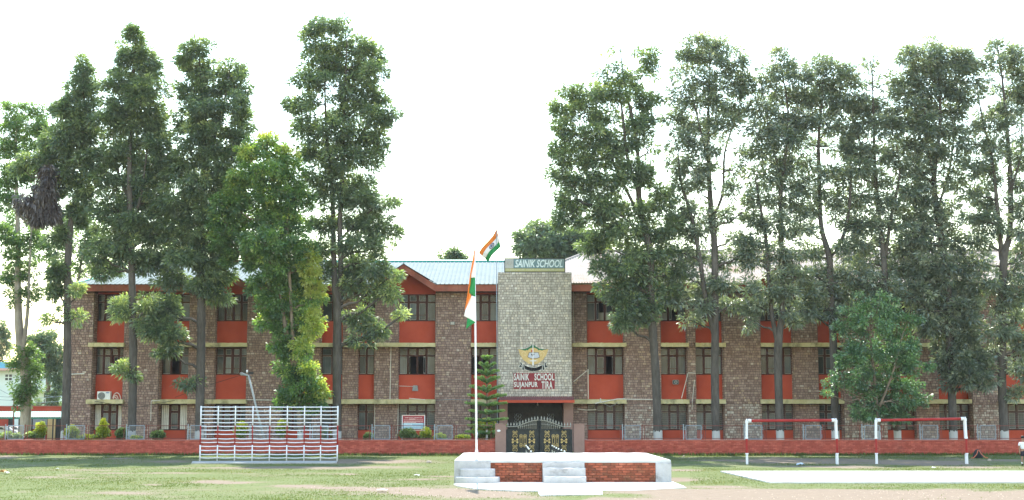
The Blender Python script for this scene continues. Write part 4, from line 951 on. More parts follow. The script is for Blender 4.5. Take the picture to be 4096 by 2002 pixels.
slab('path', [g2(2882, 1889.5), g2(4300, 1889.5), g2(4300, 1934), g2(3080, 1935)], 'wide white concrete path crossing the right of the field', .045)
slab('plinth_strip', [g2(770, 1850), g2(1350, 1849), g2(1345, 1856), g2(765, 1857)], 'grey concrete strip under the climbing frame', .05, 'concrete_grey')

# ------------------------------------------------------------------ climbing frame and pull-up bars
YCF = 66.3
cf = thing('climbing_frame', (at(1078, 1848, YCF).x, YCF, 0), 'wide white and red ladder climbing frame beside the low wall', 'climbing frame')
pxs = [802, 871, 940, 1010, 1079, 1148, 1217, 1283, 1350]
X = [at(p, 1740, YCF).x for p in pxs]; zt, z1, z2 = zz(1625, YCF), zz(1703, YCF), zz(1781, YCF)
pm = None
for i, x in enumerate(X):
    r = .033 if i in (0, 8) else .028
    def seg(m, za, zb, mi): m.tube([(0, 0, za), (0, 0, zb)], r, 8, mi)
    m = MB(); seg(m, 0, z2, 0); seg(m, z2, z1, 1); seg(m, z1, zt, 0)
    me = m.mesh('post', ['paint_white', 'paint_red'], Vector((0, 0, 0)), True); link('post', me, cf, (x, YCF, 0))
ry = [1629.5, 1645, 1660.3, 1676, 1691, 1706.3, 1721.5, 1737.5, 1755.5, 1770, 1786, 1802, 1818, 1832]
rm = []
for v in range(4):
    m = MB(); sag = (.004, .008, .016, .02)[v]
    m.tube([(-.5, 0, 0), (-.25, 0, -sag * .8), (0, 0, -sag), (.25, 0, -sag * .7), (.5, 0, 0)], .023, 6); rm.append(m.mesh('rung', 'paint_white', Vector((0, 0, 0)), True))
for j, y in enumerate(ry):
    z = zz(y, YCF)
    for i in range(8):
        o = link('rung', rm[min(3, (j // 4 + i % 2))], cf, ((X[i] + X[i + 1]) / 2, YCF, z)); o.scale = (X[i + 1] - X[i], 1, 1); o.rotation_euler = (0, random.uniform(-.008, .008), 0)
def pullup(xa, xb, y0, ya, yb, label):
    Y = gnd(xa, y0).y; f = thing('pull_up_bar', (at((xa + xb) / 2, y0, Y).x, Y, 0), label, 'pull-up bar', 'pull-up bars beside the wall')
    for px, top, s in ((xa, ya, -1), (xb, yb, 1)):
        x = at(px, 1780, Y).x; xt = x - s * .02; zt_, za, zb_ = zz(top, Y), zz(1754, Y), zz(1813, Y)
        m = MB(); m.tube([(x, Y, 0), (x, Y, zb_)], .052, 8); m.tube([(x - s * .012, Y + .13, 0), (x - s * .012, Y + .13, zb_ - .05)], .04, 8); m.tube([(x, Y, zb_ - .05), (x, Y, zb_)], .068, 8); m.build('foot', 'paint_white', f)
        m = MB(); m.tube([(x, Y, zb_ - .03), (x, Y, za)], .05, 8); m.build('sleeve', 'paint_red', f)
        m = MB(); m.tube([(x, Y, za), (xt, Y, zt_)], .054, 8); m.tube([(x - s * .012, Y + .13, za), (xt - s * .012, Y + .13, zt_)], .04, 8); m.tube([(x, Y, za - .02), (x, Y, za + .06)], .066, 8); m.tube([(xt, Y, zt_ - .08), (xt, Y, zt_ + .04)], .068, 8); m.build('upright', 'paint_white', f)
        m = MB(); m.tube([(xt - s * .06, Y, zt_ + .02), (xt - s * .19, Y, zt_ + .02)], .078, 8); m.ball((xt, Y, zt_ + .07), .04, 0, 6); m.build('socket', 'paint_white', f)
    m = MB(); m.tube([(at(xa, 1780, Y).x + .17, Y, zz(ya, Y) + .02), (at(xb, 1780, Y).x - .17, Y, zz(yb, Y) + .02)], .062, 8); m.build('bar', 'paint_red', f, True)
pullup(2987, 3348, 1858.5, 1686, 1684, 'red pull-up bar on white and red posts nearer the stage')
pullup(3505, 3866, 1857, 1684, 1678, 'red pull-up bar on white and red posts nearest the schoolboy')

# ------------------------------------------------------------------ vegetation
def leaf_mesh(name, C, D, L, Wd, rnd, material, droop=0.25):
    """one four-cornered leaf per row: base C, direction D, length L, width Wd"""
    n = len(C); up = RNG.normal(size=(n, 3)); side = np.cross(D, up); side /= np.linalg.norm(side, axis=1, keepdims=True) + 1e-9
    mid = C + D * (L * .5)[:, None]; tip = C + D * L[:, None]; tip[:, 2] -= droop * L
    V = np.stack([C, mid + side * (Wd * .5)[:, None], tip, mid - side * (Wd * .5)[:, None]], 1).reshape(-1, 3)
    me = bpy.data.meshes.new(name); mesh_np(me, V, np.arange(4 * n).reshape(-1, 4))
    a = me.attributes.new('rnd', 'FLOAT', 'FACE'); a.data.foreach_set('value', np.clip(rnd, 0, 1).astype(np.float32))
    me.materials.append(MATS[material]); return me
def clump_leaves(P, per, spread, Lr, Wr, tint, outdir, flat=0.8, jit=.16):
    """sprays of leaves round clump centres P (n,3)"""
    n = len(P); m = n * per
    C = np.repeat(P, per, 0); d = RNG.normal(size=(m, 3)); d /= np.linalg.norm(d, axis=1, keepdims=True)
    o = np.repeat(outdir, per, 0); D = d + o * .55; D[:, 2] = D[:, 2] * flat; D /= np.linalg.norm(D, axis=1, keepdims=True)
    C = C + d * (spread * RNG.random((m, 1)) ** .6) * np.array([1, 1, .75])
    L = RNG.uniform(Lr[0], Lr[1], m); Wd = RNG.uniform(Wr[0], Wr[1], m)
    return C, D, L, Wd, np.repeat(tint, per) + RNG.normal(0, jit, m)
def tree(name, label, Y, base, stems, lobes, leaf, bark, dens=2.6, per=46, spread=.42, Lr=(.22, .42), Wr=(.06, .12), group=None, cat='tree', hole=.0, tip=0.25, deep=.85, tint0=.35, extra=None, seed=0, branch=1.0, cap=1e9):
    global RNG
    RNG = np.random.default_rng(1000 + seed); random.seed(seed + 50)
    k = PXM(Y); b = at(base[0], base[1], Y); dens *= 4.6; per = int(per * 1.2); Lr = (Lr[0] * .7, Lr[1] * .78); Wr = (Wr[0] * .82, Wr[1] * .88); spread *= .8; deep *= .8; hole = max(hole, .17) * 1.08 if leaf in ('leaf_oak', 'leaf_blue') else hole; wide = 1.2 if leaf == 'leaf_blue' else 1.05; dens *= .92 if leaf == 'leaf_blue' else 1.0; lobes = [(l[0], l[1], l[2] * wide, l[3] * wide) + tuple(l[4:]) for l in lobes]; stems = [[(x, y, r * .82) for x, y, r in st] for st in stems]
    t = thing(name, (b.x, Y, 0), label, cat, group)
    tr = MB(); pts = []
    for si, st in enumerate(stems):
        W3 = []; R3 = []
        for i, (x, y, r) in enumerate(st):
            p = at(x, y, Y); p.y += .25 * math.sin(i * 1.7 + si * 2.1) * (i > 0) + (.35 * si * (-1) ** si * i / len(st) if si else 0)
            W3.append(p); R3.append(r)
        if si == 0: W3[0].z = -.1; R3[0] *= 1.25; W3.insert(1, W3[0].lerp(W3[1], .12)); R3.insert(1, R3[1] * 1.03)
        # smooth the stem (Catmull-Rom)
        S = []; SR = []; n = len(W3)
        for i in range(n - 1):
            p0, p1, p2, p3 = W3[max(i - 1, 0)], W3[i], W3[i + 1], W3[min(i + 2, n - 1)]
            for q in range(4):
                u = q / 4; S.append(.5 * ((2 * p1) + (p2 - p0) * u + (2 * p0 - 5 * p1 + 4 * p2 - p3) * u * u + (3 * p1 - p0 - 3 * p2 + p3) * u ** 3)); SR.append((R3[i] * (1 - u) + R3[i + 1] * u) * (1 + random.uniform(-.05, .05)))
        S.append(W3[-1]); SR.append(R3[-1])
        tr.tube(S, SR, 9, 0); pts += [(p, r) for p, r in zip(S, SR)]
    PT = np.array([p for p, r in pts]); PR = np.array([r for p, r in pts])
    Pall = []; Oall = []; Tall = []
    axis_x = lambda z: np.interp(z, np.sort(PT[:, 2]), PT[np.argsort(PT[:, 2]), 0])
    for li, lb in enumerate(lobes):
        cx, cy, rx, ry = lb[:4]; tn = lb[4] if len(lb) > 4 else 0.0; df = lb[5] if len(lb) > 5 else 1.0
        c = np.array(at(cx, cy, Y)); RX, RZ = rx * k, ry * k; RY = max(RX, .7) * deep
        c[1] += random.uniform(-.5, .5) * RY * 1.2
        n = max(3, int(dens * df * math.pi * RX * RZ))
        d = RNG.normal(size=(n, 3)); d /= np.linalg.norm(d, axis=1, keepdims=True)
        P = c + d * (RNG.random((n, 1)) ** .45) * np.array([RX, RY, RZ])
        if hole > 0: P = P[fbm(P[:, 0] * 1.0 + P[:, 1] * .7, P[:, 2] + P[:, 1] * .5, 1.1, 77 + seed, 2) > hole]
        if not len(P): continue
        # limb from the stem to the lobe, twigs to the clumps
        dist = np.linalg.norm(PT - c, axis=1); cost = dist + 1.3 * np.maximum(0, PT[:, 2] - (c[2] - .45 * dist)) + 3 * (PT[:, 2] < 2.5)
        j = int(np.argmin(cost)); A = Vector(PT[j]); Cv = Vector(c); r0 = min(PR[j] * .65, .045 + .022 * dist[j]) * branch
        M = A.lerp(Cv, .5) + Vector((random.uniform(-.2, .2), random.uniform(-.2, .2), -.12 * dist[j] + .1))
        Q = A.lerp(M, .5) + Vector((0, 0, .06 * dist[j]))
        tr.tube([A, Q, M, M.lerp(Cv, .6) + Vector((random.uniform(-.1, .1), 0, .05)), Cv], [r0, r0 * .85, r0 * .65, r0 * .5, r0 * .35], 5, 0, False)
        for p in P[::3]:
            pv = Vector(p); s = M.lerp(Cv, random.uniform(.3, 1.0)); mid = s.lerp(pv, .55) + Vector((random.uniform(-.12, .12), random.uniform(-.12, .12), random.uniform(-.05, .15)))
            tr.tube([s, mid, pv], [.024 * branch, .017 * branch, .008], 3, 0, False)
        O = P - c; O = O / (np.linalg.norm(O, axis=1, keepdims=True) + 1e-6) + np.array([0, 0, .25])
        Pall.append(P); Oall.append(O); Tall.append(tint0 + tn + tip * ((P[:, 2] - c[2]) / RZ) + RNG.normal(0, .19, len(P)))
    tr.build('trunk', bark, t, True)
    P = np.concatenate(Pall); O = np.concatenate(Oall); T = np.concatenate(Tall)
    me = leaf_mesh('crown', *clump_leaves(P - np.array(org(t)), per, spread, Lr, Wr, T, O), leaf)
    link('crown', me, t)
    if extra:
        leaf2, lobes2 = extra; Ps = []
        for cx, cy, rx, ry in lobes2:
            c = np.array(at(cx, cy, Y - .5)); d = RNG.normal(size=(40, 3)); d /= np.linalg.norm(d, axis=1, keepdims=True); Ps.append(c + d * RNG.random((40, 1)) ** .5 * np.array([rx * k, rx * k * .7, ry * k]))
        P = np.concatenate(Ps); O = np.tile(np.array([[0, 0, -1.6]]), (len(P), 1))
        me = leaf_mesh('withered_foliage', *clump_leaves(P - np.array(org(t)), 34, .3, (.2, .4), (.06, .11), RNG.random(len(P)), O, 1.0), leaf2, .3)
        tag(link('withered_foliage', me, t), 'drooping greyish-brown dead leaves')
    return t
GR = 'tall trees lining the front of the building'
OAK = dict(leaf='leaf_oak', bark='bark', group=GR)
BLU = dict(leaf='leaf_blue', bark='bark', group=GR)
tree('silver_oak', 'tall dark leaning tree at the left end, with dead brown hanging foliage', 79.6, (258, 1760), [[(258, 1760, .31), (262, 1500, .28), (270, 1300, .25), (279, 1000, .23), (291, 830, .2), (325, 720, .16), (345, 560, .11), (335, 300, .04)], [(272, 980, .16), (240, 860, .14), (215, 760, .1), (200, 660, .05)]],
     [(335, 275, 42, 50, .1), (330, 360, 75, 60), (305, 440, 90, 60), (250, 450, 45, 35), (340, 520, 90, 70), (270, 560, 90, 60), (220, 620, 80, 55), (340, 640, 80, 70), (140, 655, 80, 30, .1), (60, 665, 60, 24, .15), (270, 700, 70, 60), (340, 760, 60, 60), (300, 850, 55, 55, -.05), (220, 750, 50, 50, -.1), (240, 1080, 42, 70), (225, 1160, 38, 50), (318, 1165, 25, 30, .3), (205, 1280, 28, 25, .1), (300, 1270, 26, 20, .2), (240, 960, 45, 60), (250, 1250, 30, 40)],
     extra=('leaf_dead', [(180, 780, 40, 60), (115, 815, 45, 45), (150, 850, 35, 45), (195, 700, 30, 35), (205, 850, 20, 40)]), seed=1, per=62, **OAK)
tree('silver_oak', 'tall full dark green tree, second from the left end of the building', 79.0, (527, 1760), [[(527, 1760, .31), (528, 1400, .27), (526, 1000, .23), (522, 700, .18), (525, 400, .11), (540, 150, .03)], [(525, 900, .12), (570, 780, .09), (600, 560, .05)], [(524, 820, .12), (470, 690, .08), (440, 540, .04)]],
     [(542, 145, 45, 40, .15), (520, 210, 75, 50, .1), (590, 240, 45, 45, .1), (545, 290, 105, 55, .05), (470, 340, 60, 45, .1), (590, 370, 85, 60, .1), (510, 420, 110, 65), (620, 460, 55, 55, .1), (450, 500, 75, 60), (560, 520, 110, 70), (640, 590, 50, 70), (480, 610, 110, 70), (590, 670, 90, 70), (430, 700, 70, 60), (520, 750, 110, 70), (610, 800, 75, 70), (440, 830, 80, 70), (540, 880, 100, 70), (620, 930, 60, 60), (430, 930, 80, 60), (500, 990, 100, 60), (400, 1010, 60, 45), (590, 1040, 80, 50, -.05), (420, 1070, 70, 35), (490, 1235, 40, 55, .3), (592, 1215, 38, 45, .3), (500, 1495, 45, 40, .25), (570, 1290, 25, 25, .1)], seed=2, per=60, **OAK)
tree('silver_oak', 'tall twin-topped dark tree, third from the left end of the building', 79.2, (797, 1760), [[(797, 1760, .31), (800, 1400, .29), (806, 1260, .28), (812, 1000, .24), (812, 780, .2), (803, 450, .11), (798, 180, .03)], [(815, 800, .14), (850, 600, .10), (900, 420, .07), (925, 260, .03)], [(812, 900, .12), (740, 760, .08), (700, 620, .04)]],
     [(790, 195, 55, 40, .1), (740, 230, 35, 40, .1), (800, 280, 75, 55, .05), (930, 270, 50, 40, .1), (880, 340, 65, 50, .05), (960, 340, 40, 40, .1), (770, 370, 75, 55), (880, 430, 110, 60), (780, 480, 85, 60), (960, 480, 50, 50), (830, 560, 120, 65), (950, 560, 50, 60), (760, 640, 85, 60), (880, 650, 90, 65), (700, 700, 60, 50), (800, 740, 110, 60), (900, 760, 70, 60), (720, 800, 90, 60), (830, 850, 110, 60), (720, 900, 85, 60), (800, 950, 110, 60), (690, 1000, 80, 55), (780, 1040, 110, 55), (880, 1010, 60, 60), (690, 1110, 80, 45), (820, 1130, 80, 45), (870, 1180, 55, 40, .15), (640, 1220, 70, 60), (620, 1310, 65, 60), (690, 1340, 60, 50), (660, 1400, 40, 30), (870, 1090, 60, 50, .1), (755, 1530, 42, 28, .1)], seed=3, per=60, **OAK)
tree('shade_tree', 'rounded lush bright green tree with pale stems behind the climbing frame', 78.1, (1205, 1760), [[(1205, 1760, .24), (1190, 1550, .2), (1150, 1350, .17), (1115, 1120, 0.05), (1095, 900, .11), (1080, 680, .05)], [(1180, 1480, .14), (1168, 1250, .12), (1160, 1050, .1), (1150, 850, .05)]],
     [(1060, 575, 70, 38, 0.42), (1000, 620, 70, 40, 0.40), (1110, 630, 85, 45, 0.36), (1030, 690, 130, 55, 0.18), (1160, 700, 70, 50, 0.18), (950, 740, 70, 50, 0.15), (1080, 770, 150, 60, 0.05), (920, 820, 80, 55, 0.05), (1180, 800, 80, 60, .1), (1020, 860, 150, 65), (1150, 900, 100, 60), (890, 890, 60, 50), (960, 950, 120, 60, -.05), (1100, 980, 140, 60), (880, 960, 50, 50), (1200, 1000, 70, 60, .1), (1000, 1030, 120, 50, -.05), (1120, 1080, 110, 60), (1060, 1140, 90, 50), (1180, 1120, 80, 60, 0.05), (1240, 1060, 50, 70, .8), (1100, 1220, 75, 55), (1190, 1220, 80, 60, .2), (1260, 1170, 45, 60, .8), (1080, 1290, 60, 45), (1170, 1310, 80, 55, .1), (1250, 1290, 40, 60, .75), (1130, 1380, 60, 50, -.05), (1210, 1390, 50, 45, .55), (1160, 1470, 65, 60, -.05), (1230, 1490, 55, 45, .5), (1200, 1560, 80, 45), (1275, 1570, 40, 35, .55), (1150, 1600, 60, 35), (1250, 1620, 50, 35)],
     leaf='leaf_lush', bark='bark_brown', dens=3.2, per=56, spread=.38, Lr=(.14, .30), Wr=(.07, .14), seed=4, tint0=.38, group=GR)
tree('silver_oak', 'tallest twin-stemmed tree standing just left of the open sky', 79.0, (1348, 1760), [[(1348, 1760, .32), (1346, 1450, .3), (1350, 1250, .28), (1340, 1120, .2), (1332, 900, .17), (1325, 700, .12), (1305, 500, .08), (1300, 200, .03)], [(1352, 1240, .2), (1365, 1080, .19), (1362, 900, .17), (1372, 650, .14), (1378, 450, .09), (1392, 170, .03)], [(1370, 700, .09), (1430, 560, .07), (1500, 430, .04)], [(1362, 960, .09), (1440, 880, .07), (1520, 830, .03)]],
     [(1280, 105, 70, 35, .15), (1370, 110, 80, 40, .15), (1240, 160, 50, 35, .1), (1320, 185, 110, 50, .05), (1430, 190, 75, 50, .1), (1500, 215, 45, 35, .1), (1280, 260, 90, 50), (1390, 270, 110, 50), (1490, 300, 65, 45, .1), (1230, 330, 60, 40), (1330, 350, 110, 50), (1440, 370, 95, 50), (1530, 390, 40, 40), (1190, 420, 55, 35), (1280, 430, 100, 50), (1400, 460, 105, 50), (1510, 470, 65, 45, .05), (1580, 460, 28, 28), (1200, 500, 70, 45), (1310, 530, 110, 55), (1430, 560, 90, 55), (1530, 560, 55, 50), (1250, 600, 80, 55), (1370, 640, 100, 55), (1480, 640, 60, 50), (1300, 710, 90, 55), (1410, 740, 85, 50), (1350, 800, 80, 50), (1460, 800, 80, 45), (1540, 830, 55, 38), (1400, 880, 90, 45), (1500, 900, 85, 45), (1570, 940, 38, 38), (1300, 900, 60, 50), (1440, 980, 100, 45), (1540, 1010, 45, 40), (1290, 1000, 60, 50), (1400, 1060, 90, 45), (1500, 1080, 80, 40), (1560, 1110, 45, 32, .3), (1400, 1140, 70, 35), (1490, 1160, 85, 40, .1), (1560, 1170, 50, 35, .35), (1430, 1270, 60, 45), (1500, 1320, 55, 35), (1450, 1360, 45, 25), (1610, 1265, 30, 22, .35), (1290, 1090, 55, 40)], seed=5, per=50, hole=.26, **OAK)
tree('silver_oak', 'broad tall tree just right of the open sky, with crown leaning left', 79.0, (2634, 1760), [[(2634, 1760, .32), (2625, 1500, .29), (2606, 1250, .27), (2596, 1000, .25), (2566, 860, .23), (2556, 770, .2), (2552, 640, .14), (2530, 480, .10), (2500, 340, .06), (2480, 180, .03)], [(2556, 780, .14), (2510, 640, .12), (2490, 480, .09), (2470, 300, .04)], [(2540, 830, .12), (2450, 640, .1), (2420, 500, .07), (2360, 430, .03)], [(2590, 980, .1), (2480, 860, .08), (2330, 820, .04)]],
     [(2475, 190, 45, 35, .2), (2420, 230, 55, 35, .15), (2530, 225, 60, 40, .15), (2610, 240, 30, 45, .1), (2370, 290, 45, 32, .15), (2460, 295, 95, 45, .1), (2570, 310, 65, 50, .1), (2270, 350, 55, 30, .2), (2350, 370, 80, 45, .2), (2460, 385, 90, 50, .15), (2570, 400, 70, 50), (2240, 430, 50, 28, .2), (2330, 450, 90, 45, .15), (2450, 475, 90, 50, .05), (2560, 500, 75, 50), (2270, 520, 60, 38, .1), (2370, 545, 95, 50, .1), (2490, 570, 80, 50), (2590, 600, 50, 60), (2230, 590, 45, 35, .1), (2300, 620, 80, 50, .1), (2410, 640, 90, 50), (2520, 680, 80, 50), (2240, 690, 55, 50), (2330, 710, 85, 50), (2440, 740, 85, 50), (2590, 720, 55, 60), (2230, 780, 45, 50), (2310, 800, 85, 50), (2420, 830, 90, 50), (2540, 830, 80, 50), (2640, 800, 50, 70), (2270, 870, 65, 45), (2370, 900, 95, 50), (2490, 920, 90, 50), (2610, 920, 70, 60), (2690, 900, 40, 60), (2370, 980, 70, 40, .05), (2460, 1000, 85, 50), (2570, 1020, 80, 50), (2660, 1010, 50, 60), (2430, 1070, 60, 45), (2520, 1090, 85, 50), (2610, 1100, 75, 50, .1), (2470, 1150, 75, 50), (2570, 1160, 80, 50), (2500, 1225, 80, 45), (2590, 1220, 70, 40), (2490, 1290, 65, 38), (2550, 1270, 60, 40), (2680, 1160, 45, 40), (2700, 1080, 40, 45)], seed=6, per=50, hole=.28, **OAK)
tree('silver_oak', 'tall open grey-green tree with forked trunk, second right of the open sky', 79.4, (2865, 1760), [[(2865, 1760, .29), (2862, 1500, .27), (2860, 1340, .26), (2856, 1000, .22), (2846, 850, .2), (2836, 650, .15), (2832, 450, .09), (2840, 200, .03)], [(2860, 1350, .2), (2822, 1200, .16), (2790, 1000, .15), (2762, 850, .11), (2722, 730, .07), (2708, 600, .03)], [(2853, 870, .11), (2892, 770, .09), (2906, 600, .07), (2955, 450, .03)], [(2838, 660, .09), (2800, 520, .07), (2760, 380, .03)]],
     [(2800, 175, 60, 30, .2), (2880, 190, 75, 35, .15), (2750, 230, 45, 35), (2840, 245, 90, 40), (2940, 270, 50, 40), (2740, 300, 50, 45), (2810, 330, 85, 40), (2920, 340, 80, 40), (2980, 330, 35, 45), (2720, 390, 55, 40), (2820, 410, 85, 40), (2930, 420, 70, 40), (2710, 470, 50, 45), (2790, 500, 85, 40), (2900, 510, 80, 40), (2980, 470, 40, 50), (2740, 570, 70, 40), (2850, 590, 80, 40), (2950, 580, 60, 45), (2720, 650, 60, 45), (2810, 670, 70, 40), (2920, 680, 65, 40), (2980, 660, 35, 50), (2720, 740, 55, 45), (2800, 760, 60, 40), (2940, 760, 65, 45), (2720, 830, 55, 45), (2790, 850, 60, 40), (2900, 860, 55, 40), (2970, 850, 45, 50), (2730, 920, 50, 45), (2810, 940, 60, 40), (2930, 950, 60, 40), (2710, 1000, 45, 45), (2790, 1030, 55, 40), (2910, 1040, 55, 35), (2730, 1090, 55, 40), (2820, 1130, 65, 35), (2900, 1140, 60, 35), (2740, 1180, 50, 35), (2850, 1190, 50, 30), (2970, 1010, 40, 50), (2800, 1230, 60, 28), (2700, 1200, 45, 30), (2930, 1210, 50, 28), (2760, 1280, 40, 22)], seed=7, per=42, hole=.3, dens=2.3, **BLU)
tree('silver_oak', 'slim open grey-green tree in front of the right gable', 79.2, (3122, 1760), [[(3122, 1760, .29), (3116, 1500, .27), (3113, 1370, .27), (3130, 1200, .18), (3126, 1000, .17), (3126, 760, .15), (3140, 620, .12), (3150, 450, .07), (3125, 250, .03)], [(3112, 1380, .18), (3085, 1260, .15), (3070, 1100, .13), (3063, 950, .12), (3035, 800, .08), (3015, 720, .04)], [(3130, 720, .09), (3090, 580, .06), (3070, 420, .03)]],
     [(3115, 225, 35, 25, .2), (3150, 245, 30, 25, .1), (3070, 290, 50, 30, .1), (3140, 310, 70, 40), (3200, 300, 45, 40), (3050, 350, 55, 35), (3120, 390, 75, 40), (3200, 390, 50, 45), (3040, 430, 50, 40), (3110, 470, 75, 40), (3190, 480, 60, 40), (3040, 520, 55, 40), (3120, 550, 75, 40), (3190, 570, 50, 40), (3040, 610, 50, 40), (3110, 640, 60, 40), (3180, 660, 55, 40), (3030, 700, 50, 40), (3100, 720, 55, 38), (3180, 750, 50, 40), (3040, 790, 50, 40), (3120, 810, 55, 38), (3190, 840, 50, 40), (3030, 880, 45, 40), (3100, 900, 50, 38), (3180, 930, 50, 40), (3040, 970, 45, 40), (3110, 1000, 50, 35), (3190, 1020, 50, 38), (3030, 1060, 40, 35), (3100, 1100, 60, 35, .1), (3180, 1110, 60, 38, .1), (3060, 1170, 70, 35, .05), (3140, 1180, 75, 40, .1), (3220, 1160, 50, 40, .1), (3060, 1240, 50, 30), (3000, 1150, 40, 30), (3000, 1280, 25, 40, .2), (2995, 1010, 35, 50), (3130, 1250, 60, 30), (3210, 1240, 50, 30), (3020, 1220, 45, 28), (3170, 1290, 35, 22)], seed=8, per=42, hole=.3, dens=2.4, **BLU)
tree('silver_oak', 'slim open grey-green tree with high fork, behind the leafy low tree', 79.6, (3342, 1760), [[(3342, 1760, .28), (3338, 1400, .26), (3320, 1150, .23), (3313, 1030, .21), (3286, 900, .16), (3280, 700, .14), (3272, 560, .1), (3286, 400, .06), (3300, 240, .03)], [(3313, 1040, .15), (3372, 940, .12), (3394, 800, .09), (3400, 620, .04)], [(3274, 570, .08), (3340, 450, .05), (3350, 330, .03)]],
     [(3290, 250, 50, 28, .1), (3230, 290, 40, 35), (3330, 280, 45, 35, .1), (3270, 330, 75, 38), (3350, 350, 45, 40), (3230, 400, 50, 40), (3300, 410, 75, 40), (3370, 430, 40, 40), (3230, 480, 50, 40), (3300, 500, 70, 40), (3370, 530, 45, 45), (3230, 570, 50, 40), (3310, 590, 65, 38), (3380, 620, 45, 45), (3240, 660, 50, 40), (3320, 690, 60, 38), (3390, 720, 45, 45), (3240, 750, 50, 40), (3330, 780, 55, 38), (3400, 810, 45, 45), (3250, 840, 50, 40), (3340, 870, 50, 35), (3410, 900, 50, 45), (3240, 930, 50, 40), (3260, 1020, 50, 40), (3390, 1000, 60, 40), (3330, 1090, 70, 35), (3250, 1100, 50, 35), (3410, 1090, 55, 40), (3330, 1170, 80, 35, .05), (3240, 1190, 50, 35), (3300, 1240, 60, 32), (3250, 1260, 40, 25), (3400, 1180, 50, 35)], seed=9, per=42, hole=.3, dens=2.4, **BLU)
tree('silver_oak', 'slender tree rising out of the leafy low tree on the right', 79.3, (3592, 1760), [[(3592, 1760, .26), (3586, 1600, .25), (3548, 1300, .22), (3532, 1050, .2), (3516, 850, .17), (3502, 650, .13), (3492, 500, .08), (3485, 260, .03)], [(3535, 1070, .14), (3562, 860, .11), (3592, 700, .07), (3580, 560, .03)], [(3505, 680, .08), (3440, 560, .05), (3410, 400, .03)]],
     [(3480, 250, 35, 30, .15), (3395, 270, 30, 30, .1), (3400, 330, 50, 38), (3480, 330, 60, 40), (3550, 320, 40, 40), (3410, 410, 60, 40), (3490, 420, 70, 40), (3560, 410, 45, 45), (3420, 500, 60, 40), (3500, 510, 70, 40), (3570, 520, 45, 45), (3430, 590, 60, 40), (3510, 610, 65, 40), (3580, 630, 45, 45), (3430, 680, 60, 40), (3510, 710, 60, 40), (3580, 740, 45, 45), (3440, 780, 55, 40), (3520, 810, 55, 40), (3580, 850, 45, 45), (3450, 880, 55, 40), (3530, 920, 60, 40), (3460, 970, 60, 40), (3560, 990, 65, 40), (3480, 1050, 80, 40), (3580, 1070, 60, 40), (3420, 1130, 60, 35), (3510, 1140, 80, 40)], seed=10, per=42, hole=.28, dens=2.4, **BLU)
tree('silver_oak', 'tall tree second from the right edge, with dense drooping lower foliage', 79.4, (3814, 1760), [[(3814, 1760, .29), (3810, 1500, .28), (3792, 1200, .26), (3766, 1000, .24), (3746, 820, .22), (3740, 700, .18), (3756, 500, .12), (3752, 320, .07), (3735, 170, .03)], [(3742, 730, .12), (3700, 580, .09), (3690, 420, .06), (3650, 280, .03)], [(3752, 830, .1), (3800, 680, .08), (3830, 500, .05), (3840, 330, .03)]],
     [(3725, 175, 45, 26, .25), (3660, 215, 45, 30, .2), (3745, 220, 70, 35, .2), (3830, 230, 50, 35, .15), (3620, 240, 30, 25, .15), (3690, 280, 80, 40, .15), (3790, 290, 80, 40, .1), (3870, 270, 35, 35, .1), (3630, 330, 60, 40), (3720, 350, 80, 40, .05), (3820, 360, 65, 40), (3620, 410, 60, 40), (3710, 430, 75, 40), (3800, 440, 70, 40), (3620, 490, 55, 40), (3700, 510, 75, 40), (3790, 530, 65, 40), (3630, 580, 60, 40), (3710, 600, 65, 40), (3790, 620, 55, 40), (3640, 670, 60, 40), (3700, 700, 55, 40), (3800, 720, 50, 40), (3640, 760, 60, 40), (3700, 800, 60, 38), (3650, 850, 65, 40), (3710, 890, 60, 38), (3800, 850, 45, 45), (3640, 930, 70, 40), (3710, 970, 65, 38), (3810, 960, 45, 50), (3650, 1020, 80, 40), (3740, 1060, 90, 45), (3840, 1060, 60, 50), (3660, 1110, 90, 45), (3770, 1140, 100, 50), (3870, 1150, 60, 45), (3640, 1190, 80, 45), (3740, 1220, 100, 50), (3850, 1240, 80, 50), (3780, 1300, 90, 50), (3880, 1330, 70, 50), (3830, 1380, 85, 50), (3800, 1450, 60, 50), (3880, 1450, 75, 45), (3930, 1510, 50, 38), (3840, 1520, 60, 40), (3700, 1290, 60, 40)], seed=11, per=50, hole=.24, dens=2.6, **BLU)
